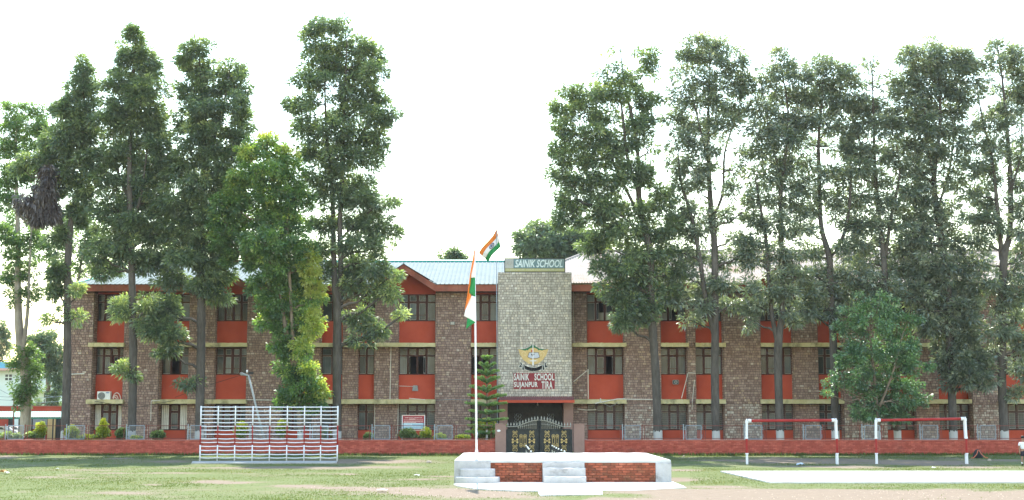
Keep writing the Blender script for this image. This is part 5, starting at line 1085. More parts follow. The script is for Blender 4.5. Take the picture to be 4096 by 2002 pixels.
tree('silver_oak', 'tall forked tree at the right edge of the view', 79.0, (4018, 1760), [[(4018, 1760, .31), (4013, 1500, .29), (4008, 1250, .28), (4010, 1030, .26), (4042, 930, .2), (4046, 720, .17), (4022, 500, .12), (4005, 320, .07), (3995, 180, .03)], [(4008, 1040, .2), (3986, 860, .15), (3962, 650, .1), (3930, 480, .06), (3905, 360, .03)], [(4044, 760, .1), (4090, 600, .07), (4100, 420, .03)]],
     [(3990, 195, 45, 28, .2), (4060, 215, 45, 35, .15), (3945, 250, 40, 28, .15), (4010, 270, 70, 38, .1), (4090, 290, 45, 45, .1), (3910, 310, 40, 35, .05), (3970, 340, 65, 38), (4050, 360, 65, 40), (4110, 380, 40, 50), (3890, 390, 50, 40), (3960, 420, 65, 40), (4050, 450, 65, 40), (3890, 480, 50, 40), (3970, 510, 65, 40), (4070, 530, 60, 45), (3890, 570, 50, 40), (3970, 600, 60, 38), (4080, 630, 55, 45), (3890, 660, 50, 40), (3960, 700, 60, 38), (4090, 730, 45, 45), (3890, 760, 55, 40), (3960, 800, 60, 38), (4090, 830, 45, 45), (3900, 860, 60, 40), (3970, 900, 60, 38), (4090, 930, 45, 45), (3910, 960, 65, 40), (4090, 1020, 45, 45), (3930, 1050, 75, 40), (4060, 1090, 60, 45), (3960, 1140, 80, 45), (4070, 1180, 60, 50), (3970, 1230, 75, 45), (4070, 1280, 55, 50), (3980, 1320, 60, 40), (4080, 1370, 45, 45), (3970, 1400, 45, 35), (4080, 1470, 40, 45), (4070, 1590, 35, 40, .1), (3950, 1480, 30, 30)], seed=12, per=46, hole=.26, dens=2.4, **BLU)
tree('leafy_tree', 'low bushy bright green broadleaf tree in front of the right wing', 78.2, (3520, 1760), [[(3520, 1760, .13), (3510, 1600, .12), (3490, 1450, .1), (3470, 1300, .05)], [(3515, 1640, .08), (3570, 1480, .07), (3600, 1350, .04)]],
     [(3480, 1215, 60, 32, .2), (3420, 1250, 60, 35, .2), (3550, 1240, 70, 40, .2), (3390, 1310, 60, 38, .1), (3480, 1310, 90, 45, .1), (3590, 1310, 80, 45, .15), (3360, 1370, 45, 28, .15), (3440, 1380, 90, 45), (3560, 1390, 100, 50), (3650, 1380, 45, 45), (3400, 1440, 80, 40), (3510, 1460, 110, 50), (3620, 1460, 70, 50), (3420, 1510, 70, 40), (3520, 1540, 110, 50), (3630, 1540, 65, 45), (3330, 1545, 45, 18, .2), (3380, 1530, 40, 30), (3450, 1580, 60, 40), (3550, 1610, 95, 45), (3640, 1610, 50, 40), (3500, 1650, 80, 35), (3600, 1670, 65, 32), (3440, 1650, 40, 25), (3300, 1580, 25, 14, .2), (3345, 1420, 22, 14, .2), (3330, 1490, 22, 14, .15), (3690, 1470, 28, 30), (3680, 1590, 25, 22), (3440, 1190, 30, 20, .2), (3530, 1185, 30, 20, .2), (3640, 1270, 40, 30, .1)],
     leaf='leaf_bush', bark='bark_brown', dens=2.5, per=48, spread=.36, hole=.22, Lr=(.14, .26), Wr=(.07, .12), seed=13, tint0=.45, group=GR)
# pale trees beyond the left end and behind the building
tree('poplar', 'pale-barked light green tree at the far left edge', 90.0, (100, 1700), [[(100, 1730, .45), (98, 1520, .4), (80, 1350, .34), (76, 1150, .26), (70, 950, .2), (60, 700, .12), (70, 480, .04)], [(88, 1430, .2), (115, 1250, .14), (125, 1080, .09), (140, 700, .04)]],
     [(60, 440, 55, 40, .2), (150, 440, 40, 35, .2), (110, 500, 90, 50, .2), (30, 520, 50, 50, .1), (180, 520, 45, 45, .1), (100, 590, 100, 50, .2), (20, 600, 50, 50, .25), (170, 610, 60, 50, .1), (60, 680, 90, 50), (150, 700, 80, 50), (20, 720, 50, 50), (60, 1000, 50, 70), (120, 960, 50, 60), (50, 1090, 50, 55), (110, 1080, 50, 60), (60, 1190, 40, 40), (130, 1180, 35, 45), (100, 1410, 55, 45, -.1), (70, 1470, 45, 40, -.1), (130, 1490, 40, 45, -.1), (110, 1550, 55, 40, -.15), (90, 1600, 35, 35, -.1), (30, 800, 50, 60), (20, 930, 40, 60)],
     leaf='leaf_pale', bark='bark_pale', dens=2.2, per=48, hole=.24, seed=14, group='trees beyond the left end', Lr=(.16, .3), Wr=(.08, .14))
tree('poplar', 'pale slanting tree seen between the leftmost dark trunks', 94.0, (330, 1700), [[(330, 1730, .35), (300, 1200, .22), (240, 1080, .18), (150, 930, .14), (60, 850, .1), (5, 800, .06)], [(300, 1210, .14), (330, 1050, .1), (360, 880, .05)]],
     [(180, 900, 60, 50), (250, 900, 55, 60), (170, 1000, 60, 50), (240, 1020, 50, 50), (330, 880, 50, 60), (380, 940, 60, 70), (320, 990, 50, 60), (400, 1050, 60, 50), (60, 880, 50, 50), (330, 1080, 45, 40), (650, 950, 50, 60), (690, 1040, 50, 40), (460, 1060, 60, 35)],
     leaf='leaf_pale', bark='bark_pale', dens=1.7, per=44, hole=.3, seed=15, group='trees beyond the left end', Lr=(.16, .3), Wr=(.08, .14))
FAR = dict(leaf='leaf_far', bark='bark_brown', group='distant trees behind the building', spread=.6, Lr=(.3, .55), Wr=(.14, .24), per=40)
tree('distant_tree', 'rounded distant tree peeking above the roof behind the entrance tower', 118.0, (2160, 1400), [[(2160, 1600, .4), (2165, 1100, .3), (2160, 980, .15), (2170, 900, .05)]],
     [(2160, 915, 60, 26, .1), (2110, 945, 45, 28), (2210, 935, 60, 30, .05), (2150, 975, 90, 32), (2240, 985, 70, 35), (2100, 1000, 45, 30), (2280, 1000, 50, 35), (2180, 1020, 80, 30), (2290, 940, 55, 35, .05), (2340, 960, 60, 45), (2350, 1020, 60, 40), (2410, 980, 60, 50), (2250, 1045, 60, 20)], dens=1.6, seed=16, hole=.2, **FAR)
tree('distant_tree', 'small round distant tree above the teal roof ridge', 125.0, (1815, 1400), [[(1815, 1600, .3), (1815, 1050, .2), (1818, 1000, .06)]], [(1815, 1010, 32, 14, .1), (1790, 1028, 28, 14), (1840, 1026, 30, 14), (1815, 1040, 45, 15)], dens=2.2, seed=17, **FAR)
tree('distant_tree', 'hazy willowy tree beside the white and blue house', 143.0, (190, 1700), [[(190, 1740, .4), (190, 1500, .3), (195, 1380, .1)]], [(190, 1345, 50, 25, .1), (150, 1380, 40, 30), (220, 1385, 40, 35), (180, 1430, 60, 40), (230, 1450, 35, 50), (238, 1530, 22, 50, .1), (222, 1590, 22, 36), (140, 1440, 30, 30), (205, 1500, 18, 40, .1), (120, 1620, 30, 20), (215, 1620, 30, 20)], dens=1.5, seed=18, **FAR)
tree('distant_tree', 'dark distant tree cut by the left edge of the view', 160.0, (-10, 1700), [[(-10, 1740, .4), (-10, 1500, .3), (-5, 1350, .1)]], [(-5, 1330, 40, 40), (0, 1400, 40, 40), (10, 1540, 45, 60, .1), (40, 1580, 40, 50, .1), (-10, 1470, 30, 50), (60, 1540, 30, 40)], dens=1.5, seed=19, **FAR)

# Norfolk pine beside the entrance
random.seed(5); RNG = np.random.default_rng(5)
YN = 80.5; npn = thing('norfolk_pine', (at(1948, 1770, YN).x, YN, 0), 'young tiered Norfolk pine left of the entrance tower', 'tree')
xc = at(1948, 1600, YN).x; m = MB(); zt = zz(1412, YN); m.tube([(xc, YN, 0), (xc, YN, zt)], [.075, .012], 7); m.build('trunk', 'bark_brown', npn)
Cs = []; Ds = []; T = []
tiers = [(205, 160, 20), (325, 245, 36), (410, 340, 42), (505, 425, 54), (620, 540, 70), (715, 655, 78), (800, 760, 86), (900, 860, 84), (1000, 965, 86), (1080, 1050, 88), (1160, 1130, 84)]
for yb_, yt, hw in tiers:
    z0, z1 = zz(1380 + yb_ / 3.228, YN), zz(1380 + yt / 3.228, YN); R = hw * PXM(YN); nb = 6; ph = random.uniform(0, 6.28)
    for k in range(nb):
        a = ph + 2 * math.pi * k / nb + random.uniform(-.15, .15); rr_ = R * random.uniform(.85, 1.08); n = int(18 + 34 * hw / 60)
        bp = []
        for i in range(n):
            u = (i + .5) / n; p = np.array([xc + rr_ * u * math.cos(a), YN + rr_ * u * math.sin(a), z0 + (z1 - z0) * (u ** .7)])
            for q in range(11):
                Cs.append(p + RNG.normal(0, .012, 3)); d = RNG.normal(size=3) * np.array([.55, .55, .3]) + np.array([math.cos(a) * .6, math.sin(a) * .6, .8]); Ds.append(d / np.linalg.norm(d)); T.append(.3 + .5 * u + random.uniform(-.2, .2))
        mb_ = MB(); mb_.tube([(xc + rr_ * u * math.cos(a), YN + rr_ * u * math.sin(a), z0 + (z1 - z0) * (u ** .7)) for u in (0, .3, .6, .95)], [.02, .016, .012, .008], 4); mb_.build('branch', 'leaf_pine_wood', npn)
n = len(Cs); me = leaf_mesh('crown', np.array(Cs) - np.array(org(npn)), np.array(Ds), RNG.uniform(.08, .17, n), RNG.uniform(.04, .07, n), np.array(T), 'leaf_pine', 0.0); link('crown', me, npn)

# garden shrubs behind the wall
def shrub(px, py, rx, ry, leaf, label, Y=78.0, cone=False, seed=0, name='shrub', n=90, per=26, L=(.06, .13)):
    global RNG
    RNG = np.random.default_rng(300 + seed); k = PXM(Y); c = np.array(at(px, py, Y)); t = thing(name, (c[0], Y, 0), label, 'shrub', 'garden shrubs behind the wall')
    m = MB()
    for q in range(4): m.tube([(c[0] + random.uniform(-.05, .05), Y, 0), (c[0] + random.uniform(-.2, .2), Y + random.uniform(-.1, .1), c[2])], [.025, .01], 5)
    m.build('stem', 'bark_brown', t)
    d = RNG.normal(size=(n, 3)); d /= np.linalg.norm(d, axis=1, keepdims=True); P = c + d * RNG.random((n, 1)) ** .4 * np.array([rx * k, max(rx * k, .25) * .8, ry * k])
    if cone: f = np.clip(1.15 - (P[:, 2] - (c[2] - ry * k)) / (2 * ry * k), .12, 1); P[:, 0] = c[0] + (P[:, 0] - c[0]) * f; P[:, 1] = Y + (P[:, 1] - Y) * f
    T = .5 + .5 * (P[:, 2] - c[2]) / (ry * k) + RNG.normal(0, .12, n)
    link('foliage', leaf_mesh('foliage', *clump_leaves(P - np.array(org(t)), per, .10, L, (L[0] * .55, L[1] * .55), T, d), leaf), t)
shrub(412, 1722, 34, 44, 'leaf_gold', 'pointed golden-topped conical shrub before the leftmost bay', cone=True, seed=1, n=150)
shrub(486, 1738, 20, 24, 'leaf_shrub', 'small dull green bush beside the pointed golden shrub', seed=2)
shrub(288, 1733, 26, 26, 'leaf_gold', 'variegated bush in front of the left end pillar', seed=3)
shrub(632, 1742, 26, 17, 'leaf_shrub', 'low olive bush under the second bay', seed=4)
shrub(164, 1722, 18, 36, 'leaf_gold', 'upright yellow-green shrub left of the leftmost dark trunk', seed=5)
shrub(130, 1745, 40, 14, 'leaf_shrub', 'low green hedge clump before the green-roofed shed', seed=6)
shrub(35, 1745, 45, 14, 'leaf_shrub', 'low hedge clump before the white cars', seed=7)
shrub(350, 1752, 42, 8, 'leaf_gold', 'row of low yellow bedding plants below the grey panel', seed=8)
shrub(545, 1754, 20, 6, 'leaf_gold', 'tuft of yellow bedding plants at a whitewashed trunk', seed=9, n=40)
shrub(968, 1722, 26, 32, 'leaf_gold', 'yellow-green shrub seen through the left of the climbing frame', seed=10)
shrub(1128, 1712, 20, 38, 'leaf_gold', 'tall yellowish shrub seen through the middle of the climbing frame', seed=11)
shrub(1305, 1740, 18, 20, 'leaf_shrub', 'small shrub seen through the right of the climbing frame', seed=12)
shrub(1474, 1746, 15, 12, 'leaf_shrub', 'tiny olive bush left of the notice board', seed=13, n=50)
shrub(1632, 1737, 33, 22, 'leaf_shrub', 'rounded green bush in front of the notice board', seed=14, n=120)
shrub(1704, 1736, 17, 26, 'leaf_gold', 'upright bright yellow shrub right of the notice board', seed=15)
shrub(1690, 1751, 22, 9, 'leaf_shrub', 'low green plant at the foot of the bright yellow shrub', seed=16, n=50)
shrub(1758, 1750, 26, 12, 'leaf_gold', 'low yellow plant before the grey panel near the pine', seed=17, n=70)
shrub(1850, 1752, 32, 9, 'leaf_gold', 'spreading low yellow plant before the wide pillar', seed=18, n=70)
shrub(1942, 1718, 48, 42, 'leaf_gold', 'large yellow-green bush behind the pine', Y=82.0, seed=19, n=190)

# turf: blades of grass over the field, and weeds at the foot of the wall
RNG = np.random.default_rng(21)
def turf(n, x0, x1, y0, y1, h, w, thr, bias=None):
    Y = RNG.uniform(y0, y1, n); X = RNG.uniform(x0, x1, n) * (Y / y1 if bias else 1.0)
    keep = (grass_amount(X, Y) > thr + RNG.normal(0, .16, n)); 
    px, py = proj(X, Y, 0); keep &= ~((px > 1800) & (px < 2760) & (py > 1838) & (py < 1990) & ((py < 1958) | ((px > 2140) & (px < 2420))) & (Y > 42.4) & (Y < 54.6))
    keep &= ~((py > 1888) & (py < 1936) & (px > 2885 + (py - 1889) * 4.2))
    X, Y = X[keep], Y[keep]; k = len(X); a = RNG.uniform(0, 6.283, k); hh = RNG.uniform(h[0], h[1], k); ww = RNG.uniform(w[0], w[1], k)
    z = -.03; lx, ly = RNG.normal(0, .35, k) * hh, RNG.normal(0, .35, k) * hh
    V = np.stack([np.stack([X - np.cos(a) * ww, Y - np.sin(a) * ww, np.full(k, z)], -1), np.stack([X + np.cos(a) * ww, Y + np.sin(a) * ww, np.full(k, z)], -1), np.stack([X + lx, Y + ly, hh], -1)], 1)
    return V.reshape(-1, 3), np.clip(.45 + .9 * (fbm(X, Y, 1.5, 44) - .5) + RNG.normal(0, .2, k), 0, 1)
V1, R1 = turf(230000, -29, 29, 34.5, 76.5, (.008, .034), (.012, .03), .46, True)
V2, R2 = turf(9000, -29, 29, 75.6, 76.65, (.05, .20), (.02, .04), .15, True)
V = np.concatenate([V1, V2]); me = bpy.data.meshes.new('grass'); mesh_np(me, V, np.arange(len(V)).reshape(-1, 3))
a = me.attributes.new('rnd', 'FLOAT', 'FACE'); a.data.foreach_set('value', np.concatenate([R1, R2 * .6]).astype(np.float32)); me.materials.append(MATS['grass_blade'])
tag(link('grass', me), 'short grass blades and weeds growing over the field', 'grass', kind='stuff')
# loose gravel on the bare earth
n = 3500; Y = RNG.uniform(34.5, 48, n); X = RNG.uniform(-18, 18, n); kp = grass_amount(X, Y) < .35; px, py = proj(X, Y, 0); kp &= ~((py > 1885) & (py < 1938) & (px > 2800)); kp &= ~((Y > 44.0)); X, Y = X[kp], Y[kp]; k = len(X)
r = RNG.uniform(.006, .022, k); O = np.array([[1, 0, 0], [0, 1, 0], [-1, 0, 0], [0, -1, 0], [0, 0, .8]])
V = (np.stack([X, Y, np.full(k, .0)], -1)[:, None, :] + O[None] * r[:, None, None] * RNG.uniform(.6, 1.3, (k, 5, 1))).reshape(-1, 3)
T_ = np.array([[0, 1, 4], [1, 2, 4], [2, 3, 4], [3, 0, 4]]); Q = (np.arange(k)[:, None, None] * 5 + T_[None]).reshape(-1, 3)
me = bpy.data.meshes.new('gravel'); mesh_np(me, V, Q); me.materials.append(MATS['pebble']); tag(link('gravel', me), 'loose gravel on the worn earth in the foreground', 'gravel', kind='stuff')

# ------------------------------------------------------------------ smaller things about the place
nb = thing('notice_board', at(1652, 1760, 77.9), 'maroon and blue notice board on white legs behind the left wall', 'notice board'); ORG[nb.name].z = 0; nb.location.z = 0
YNB = 77.9; NX = lambda x: at(1560 + x / 7.868, 1690, YNB).x; NZ = lambda y: zz(1620 + y / 7.868, YNB)
for x in (385, 1092): m = MB(); m.box(NX(x) - .016, NX(x) + .016, YNB - .016, YNB + .016, 0, NZ(325)); m.build('leg', 'paint_white', nb)
m = MB(); m.box(NX(375), NX(1102), YNB - .03, YNB - .017, NZ(345), NZ(325)); m.box(NX(400), NX(1080), YNB - .02, YNB, NZ(808), NZ(785)); m.build('frame', 'text_pink', nb)
m = MB(); m.box(NX(400), NX(1076), YNB - .015, YNB + .015, NZ(572), NZ(346)); m.build('upper_panel', 'sign_maroon', nb)
m = MB(); m.box(NX(425), NX(1052), YNB - .016, YNB + .015, NZ(755), NZ(573)); m.build('lower_panel', 'board_blue', nb)
V, Fs = text_mesh('SAINIK SCHOOL SUJANPUR TIRA', NX(1015) - NX(470), NZ(395) - NZ(430), (NX(470), YNB - .018, NZ(430)), 0, .02, .002)
m = MB(); m.add(V, Fs); m.build('heading', 'text_pink', nb)
for y, a, b, mt in ((450, 610, 800, 'text_pink'), (478, 430, 1035, 'text_pink'), (530, 440, 1040, 'text_pink'), (556, 430, 820, 'text_pink'), (588, 440, 1000, 'text_pale'), (620, 430, 690, 'text_pale'), (652, 430, 710, 'text_pale'), (690, 430, 975, 'text_pale'), (742, 430, 1050, 'text_pale')):
    m = MB(); x = a
    while x < b:
        w = random.uniform(14, 50); m.box(NX(x), NX(min(x + w, b)), YNB - .021, YNB - .017, NZ(y + 8), NZ(y - 7)); x += w + 9
    m.build('text_line', mt, nb)
ac = thing('air_conditioner', at(414, 1600, YC), 'white air conditioner unit on the ledge of the leftmost bay', 'air conditioner'); ORG[ac.name].y = YC; Ya = YC + .15
AX = lambda x: at(260 + x / 4.198, 1590, Ya).x; AZ = lambda y: zz(1380 + y / 4.198, Ya)
m = MB(); m.box(AX(540), AX(756), Ya, Ya + .3, AZ(932), AZ(784)); body = m.build('casing', 'ac_white', ac)
c = (AX(612), AZ(858)); r = AX(672) - AX(612)
m = MB(); m.prism([(c[0] + r * math.cos(t * .3927), c[1] + r * math.sin(t * .3927)) for t in range(16)], Ya - .012, Ya - .002); m.build('fan_grille', 'metal_grey', ac)
m = MB()
for q in (.25, .5, .75, .97): m.tube([(c[0] + r * q * math.cos(t), Ya - .018, c[1] + r * q * math.sin(t)) for t in np.linspace(0, 6.2832, 17)], .006, 4)
m.build('grille_ring', 'dark_metal', ac)
m = MB(); m.prism([(AX(714) + .12 * math.cos(t * .7854), AZ(806) + .03 * math.sin(t * .7854)) for t in range(8)], Ya - .008, Ya - .002); m.build('badge', 'blue_mark', ac)
for rr_ in (70, 45, 28):
    m = MB(); m.tube([(AX(790 + 30 * (70 - rr_) / 42 * .3 + rr_ * (1 - math.cos(t)) * .95), Ya + .15, AZ(925 - rr_ * 1.7 * math.sin(t))) for t in np.linspace(.25, math.pi, 12)], .026, 6); m.build('hose', 'ac_pipe', ac)
def horn(px, py, Y, w, h, label, rounded):
    c = at(px, py, Y); s = thing('loudspeaker', c, label, 'loudspeaker'); k = PXM(Y)
    if rounded:
        m = MB(); R_ = [(c.x + math.copysign(abs(math.cos(t)) ** .45, math.cos(t)) * w * k, c.z + math.copysign(abs(math.sin(t)) ** .45, math.sin(t)) * h * k) for t in np.linspace(0, 2 * math.pi, 21)[:-1]]
        m.prism(R_, Y - .28, Y - .2); m.build('rim', 'metal_grey', s)
        m = MB(); m.prism([(c.x + (x - c.x) * .84, c.z + (z - c.z) * .82) for x, z in R_], Y - .29, Y - .279); m.build('mouth', 'crest_black', s)
        m = MB(); m.tube([(c.x, Y - .29, c.z), (c.x, Y - .33, c.z)], .11, 10); m.build('cone', 'metal_grey', s); m = MB(); m.tube([(c.x, Y - .332, c.z), (c.x, Y - .34, c.z)], .04, 8); m.build('cone_tip', 'dark_metal', s)
        m = MB(); m.tube([(c.x, Y - .2, c.z), (c.x, Y + .1, c.z)], [.14, .07], 8); m.build('driver', 'metal_grey', s)
    else:
        m = MB(); w_, h_ = w * k, h * k
        m.add([(c.x - w_, Y - .3, c.z - h_), (c.x + w_, Y - .3, c.z - h_), (c.x + w_ * .72, Y - .26, c.z + h_), (c.x - w_ * .72, Y - .26, c.z + h_), (c.x - w_ * .6, Y + .05, c.z - h_ * .3), (c.x + w_ * .6, Y + .05, c.z - h_ * .3), (c.x + w_ * .5, Y + .05, c.z + h_ * .8), (c.x - w_ * .5, Y + .05, c.z + h_ * .8)],
              [(0, 1, 2, 3), (4, 7, 6, 5), (0, 4, 5, 1), (1, 5, 6, 2), (2, 6, 7, 3), (3, 7, 4, 0)]); m.build('horn', 'metal_grey', s)
        m = MB(); m.tube([(c.x + w_ * .9, Y - .15, c.z + h_ * .2), (c.x + w_ * .95, Y - .15, c.z + h_ * .9), (c.x, Y, c.z + h_)], .012, 5); m.build('bracket', 'dark_metal', s)
horn(1662, 1554, YB, 12, 11, 'grey horn loudspeaker on the red panel left of the tower', False)
horn(2701, 1530, YB, 12.5, 9.5, 'round-mouthed horn loudspeaker on the red panel right of the tower', True)
# leaning lamp post behind the climbing frame
YL = 78.4; lp = thing('street_lamp', (at(1062, 1760, YL).x, YL, 0), 'leaning grey lamp post with bulb behind the climbing frame', 'street lamp')
b0_, t0_ = at(1062, 1765, YL), at(994, 1502, YL); b0_ = b0_ + (b0_ - t0_) * .13; b0_.z = 0
m = MB(); m.tube([b0_, b0_.lerp(t0_, .5), t0_], [.075, .06, .05], 8); m.build('post', 'pole_grey', lp, True)
m = MB(); m.tube([t0_ + Vector((.05, 0, -.03)), at(966, 1496, YL)], [.04, .09], 7); m.tube([at(966, 1496, YL), at(964, 1498, YL - .03)], .10, 8); m.build('lamp_head', 'metal_grey', lp)
m = MB(); p = at(988, 1486, YL); m.lathe(p, [(.02, -.09), (.05, -.03), (.045, .04), (.01, .08)], 8); m.build('bulb', 'paint_white', lp)
m = MB(); p = at(1003, 1493, YL); m.box(p.x - .12, p.x + .14, YL - .06, YL + .06, p.z - .05, p.z + .06); m.tube([t0_, at(1006, 1511, YL)], .03, 6); m.build('ballast_box', 'dark_metal', lp)
# far left: shed with cars, compound wall, house
YS = 104.0
cw = thing('compound_wall', (at(100, 1690, 112).x, 112, 0), 'long red building wall behind the green-roofed shed', 'wall')
m = MB(); m.box(at(-300, 1700, 112).x, at(262, 1700, 112).x, 112, 112.4, 0, zz(1627, 112)); m.build('wall', 'far_red', cw)
m = MB(); m.box(at(-300, 1700, 112).x - .1, at(262, 1700, 112).x + .1, 111.9, 112.5, zz(1627, 112), zz(1624.5, 112)); m.build('coping', 'wall_cap', cw)
for a, b, mt, n_ in ((36, 52, 'dark_metal', 'window'), (118, 190, 'far_grey', 'window'), (226, 242, 'dark_metal', 'door'), (192, 224, 'far_cream', 'panel'), (56, 84, 'far_white', 'panel')):
    m = MB(); m.box(at(a, 1690, 111.9).x, at(b, 1690, 111.9).x, 111.8, 111.98, .1 if n_ != 'window' else 1.0, zz(1672, 111.9)); m.build(n_, mt, cw)
sh_ = thing('car_shed', (at(100, 1700, YS).x, YS, 0), 'open car shed with green corrugated roof at the far left', 'shed')
m = MB(); xa, xb = at(-200, 1660, YS).x, at(243, 1660, YS).x; zf, zr_ = zz(1670, YS), zz(1648, YS + 4.5)
n = 90; vs = []; fs = []
for i in range(n + 1):
    x = xa + (xb - xa) * i / n; dz = .04 * (i % 2); vs += [(x, YS, zf + dz), (x, YS + 4.5, zr_ + dz)]
for i in range(n): fs.append((2 * i, 2 * i + 2, 2 * i + 3, 2 * i + 1))
m.add(vs, fs); m.build('roof', 'shed_green', sh_)
m = MB(); m.box(xa, xb, YS - .03, YS + .02, zf - .12, zf - .01); m.build('eave_beam', 'shed_green', sh_)
for px in (-60, 35, 76, 128, 180, 212): m = MB(); x = at(px, 1700, YS + .2).x; m.tube([(x, YS + .2, 0), (x, YS + .2, zf)], .05, 6); m.build('post', 'steel_grey' if px == 180 else 'dark_metal', sh_)
def car(px0, px1, label, Y):
    x0, x1 = at(px0, 1720, Y).x, at(px1, 1720, Y).x; L = x1 - x0; zt = zz(1706, Y); c = thing('parked_car', ((x0 + x1) / 2, Y, 0), label, 'car', 'white cars parked in the shed')
    P = lambda u, z: (x0 + u * L, z)
    m = MB(); m.prism([P(0, .3), P(1, .3), P(1, .75), P(.96, .9), P(.78, .98), P(.22, 1.0), P(.02, .92), P(0, .7)], Y, Y + 1.6); m.build('body', 'car_white', c)
    m = MB(); m.prism([P(.1, .99), P(.82, .97), P(.68, zt - .06), P(.6, zt), P(.24, zt), P(.17, zt - .06)], Y + .12, Y + 1.48); m.build('cabin', 'car_white', c)
    for a, b, cc, d in ((.15, .38, .21, .39), (.41, .74, .42, .63)):
        m = MB(); m.prism([P(a, 1.02), P(b, 1.02), P(d, zt - .08), P(cc, zt - .08)], Y + .1, Y + .125); m.build('window', 'car_glass', c)
    for u in (.2, .8):
        for yy in (Y - .02, Y + 1.42):
            w = x0 + u * L; m = MB(); m.prism([(w + .31 * math.cos(t * .5236), .31 + .31 * math.sin(t * .5236)) for t in range(12)], yy, yy + .2); wh = m.build('wheel', 'rubber', c)
            m = MB(); m.prism([(w + .18 * math.cos(t * .5236), .31 + .18 * math.sin(t * .5236)) for t in range(12)], yy - .01, yy); m.build('rim', 'steel_grey', wh)
    m = MB(); m.box(x1 - .02, x1 + .015, Y + .1, Y + .4, .68, .82); m.build('headlight', 'putty_white', c)
car(-75, 50, 'white parked car cut by the left edge of the view', 106.2); car(22, 86, 'white parked car right of the other under the shed', 108.9)
YH = 150.0; ho = thing('house', (at(90, 1600, YH).x, YH, 0), 'white two-storey house with blue parapet behind the red wall', 'house')
hx0, hx1 = at(-150, 1550, YH).x, at(196, 1550, YH).x; HZ = lambda y: zz(y, YH)
m = MB(); m.box(hx0, hx1, YH, YH + 10, 0, HZ(1484)); m.build('wall', 'far_white', ho)
m = MB(); m.box(hx0 - .3, hx1 + .3, YH - 1.0, YH + 10.3, HZ(1484), HZ(1475)); m.build('roof_slab', 'far_pink', ho)
m = MB(); m.box(hx0, hx1, YH - .6, YH - .4, HZ(1474.5), HZ(1450)); m.build('parapet', 'far_blue', ho)
m = MB(); m.box(at(128, 1440, YH).x, at(148, 1440, YH).x, YH, YH + 4, HZ(1474), HZ(1428)); m.build('stair_room', 'far_blue', ho)
m = MB(); m.box(at(70, 1550, YH).x, hx1 + .2, YH - 1.6, YH - 1.45, HZ(1562), HZ(1530)); m.box(at(70, 1550, YH).x, hx1 + .2, YH - 1.6, YH, HZ(1566), HZ(1562)); m.build('balcony', 'far_white', ho)
for a, b, y0, y1 in ((131, 150, 1524, 1497), (158, 172, 1527, 1499), (20, 50, 1524, 1497), (148, 165, 1625, 1590), (178, 194, 1620, 1572)):
    m = MB(); xa, xb = at(a, 1510, YH).x, at(b, 1510, YH).x; m.box(xa, xb, YH - .06, YH - .01, HZ(y0), HZ(y1)); w = m.build('window', 'far_white', ho)
    for i in range(2):
        for j in range(2):
            q = MB(); xw, zw = (xb - xa) / 2, (HZ(y1) - HZ(y0)) / 2; q.box(xa + i * xw + .05, xa + (i + 1) * xw - .05, YH - .075, YH - .061, HZ(y0) + j * zw + .05, HZ(y0) + (j + 1) * zw - .05); q.build('pane', 'car_glass', w)
YL2 = 100.0; l2 = thing('street_lamp', (at(56, 1760, YL2).x, YL2, 0), 'thin lamp post with slanting tube lamp near the left edge', 'street lamp')
m = MB(); m.tube([(at(56, 1700, YL2).x, YL2, 0), at(56, 1590, YL2)], [.06, .045], 6); m.build('post', 'rail_rust', l2)
m = MB(); m.tube([at(36, 1587, YL2), at(54, 1580, YL2), at(64, 1575, YL2)], .04, 6); m.tube([at(54, 1580, YL2), at(78, 1571, YL2)], [.06, .1], 6); m.build('lamp_arm', 'putty_white', l2)
wr = thing('overhead_wires', at(100, 1600, 101), 'thin overhead wires crossing the far left above the shed', 'wires')
for (x0, y0, x1, y1) in ((0, 1560, 130, 1612), (0, 1587, 250, 1587), (40, 1602, 250, 1606), (0, 1600, 120, 1590), (180, 1582, 262, 1580)):
    m = MB(); a, b = at(x0, y0, 101), at(x1, y1, 101); m.tube([a, a.lerp(b, .5) + Vector((0, 0, -.15)), b], .014, 4); m.build('wire', 'steel_grey', wr)
# schoolboy at the right edge
YB_ = gnd(4092, 1863).y; H = 1.24; bx = at(4093, 1800, YB_).x
boy = thing('person', (bx, YB_, 0), 'schoolboy in white shirt and dark shorts standing at the right edge', 'person')
def skin_body(name, verts, edges, radii, material, parent, sub=2, root=0):
    me = bpy.data.meshes.new(name); o3 = org(parent); me.from_pydata([Vector(v) - o3 for v in verts], edges, [])
    o = link(name, me, parent); me.materials.append(MATS[material]); md = o.modifiers.new('skin', 'SKIN'); md.use_smooth_shade = True
    for i, r in enumerate(radii): sv = me.skin_vertices[0].data[i]; sv.radius = (r, r * .85) if not isinstance(r, tuple) else r; sv.use_root = (i == root)
    sb_ = o.modifiers.new('smooth', 'SUBSURF'); sb_.levels = sub; sb_.render_levels = sub
    return o
h = H / 7.0; q = lambda x, z, y=0.0: (bx + x, YB_ + y, z)
vb = [q(0, .60), q(0, .72), q(0, .86), q(0, .98), q(0, 1.03), q(0, 1.10, -.01), q(0, 1.19, 0)]; eb = [(0, 1), (1, 2), (2, 3), (3, 4), (4, 5), (5, 6)]; rb = [(.105, .08), (.10, .075), (.115, .08), (.06, .05), (.038, .038), (.068, .075), (.062, .07)]
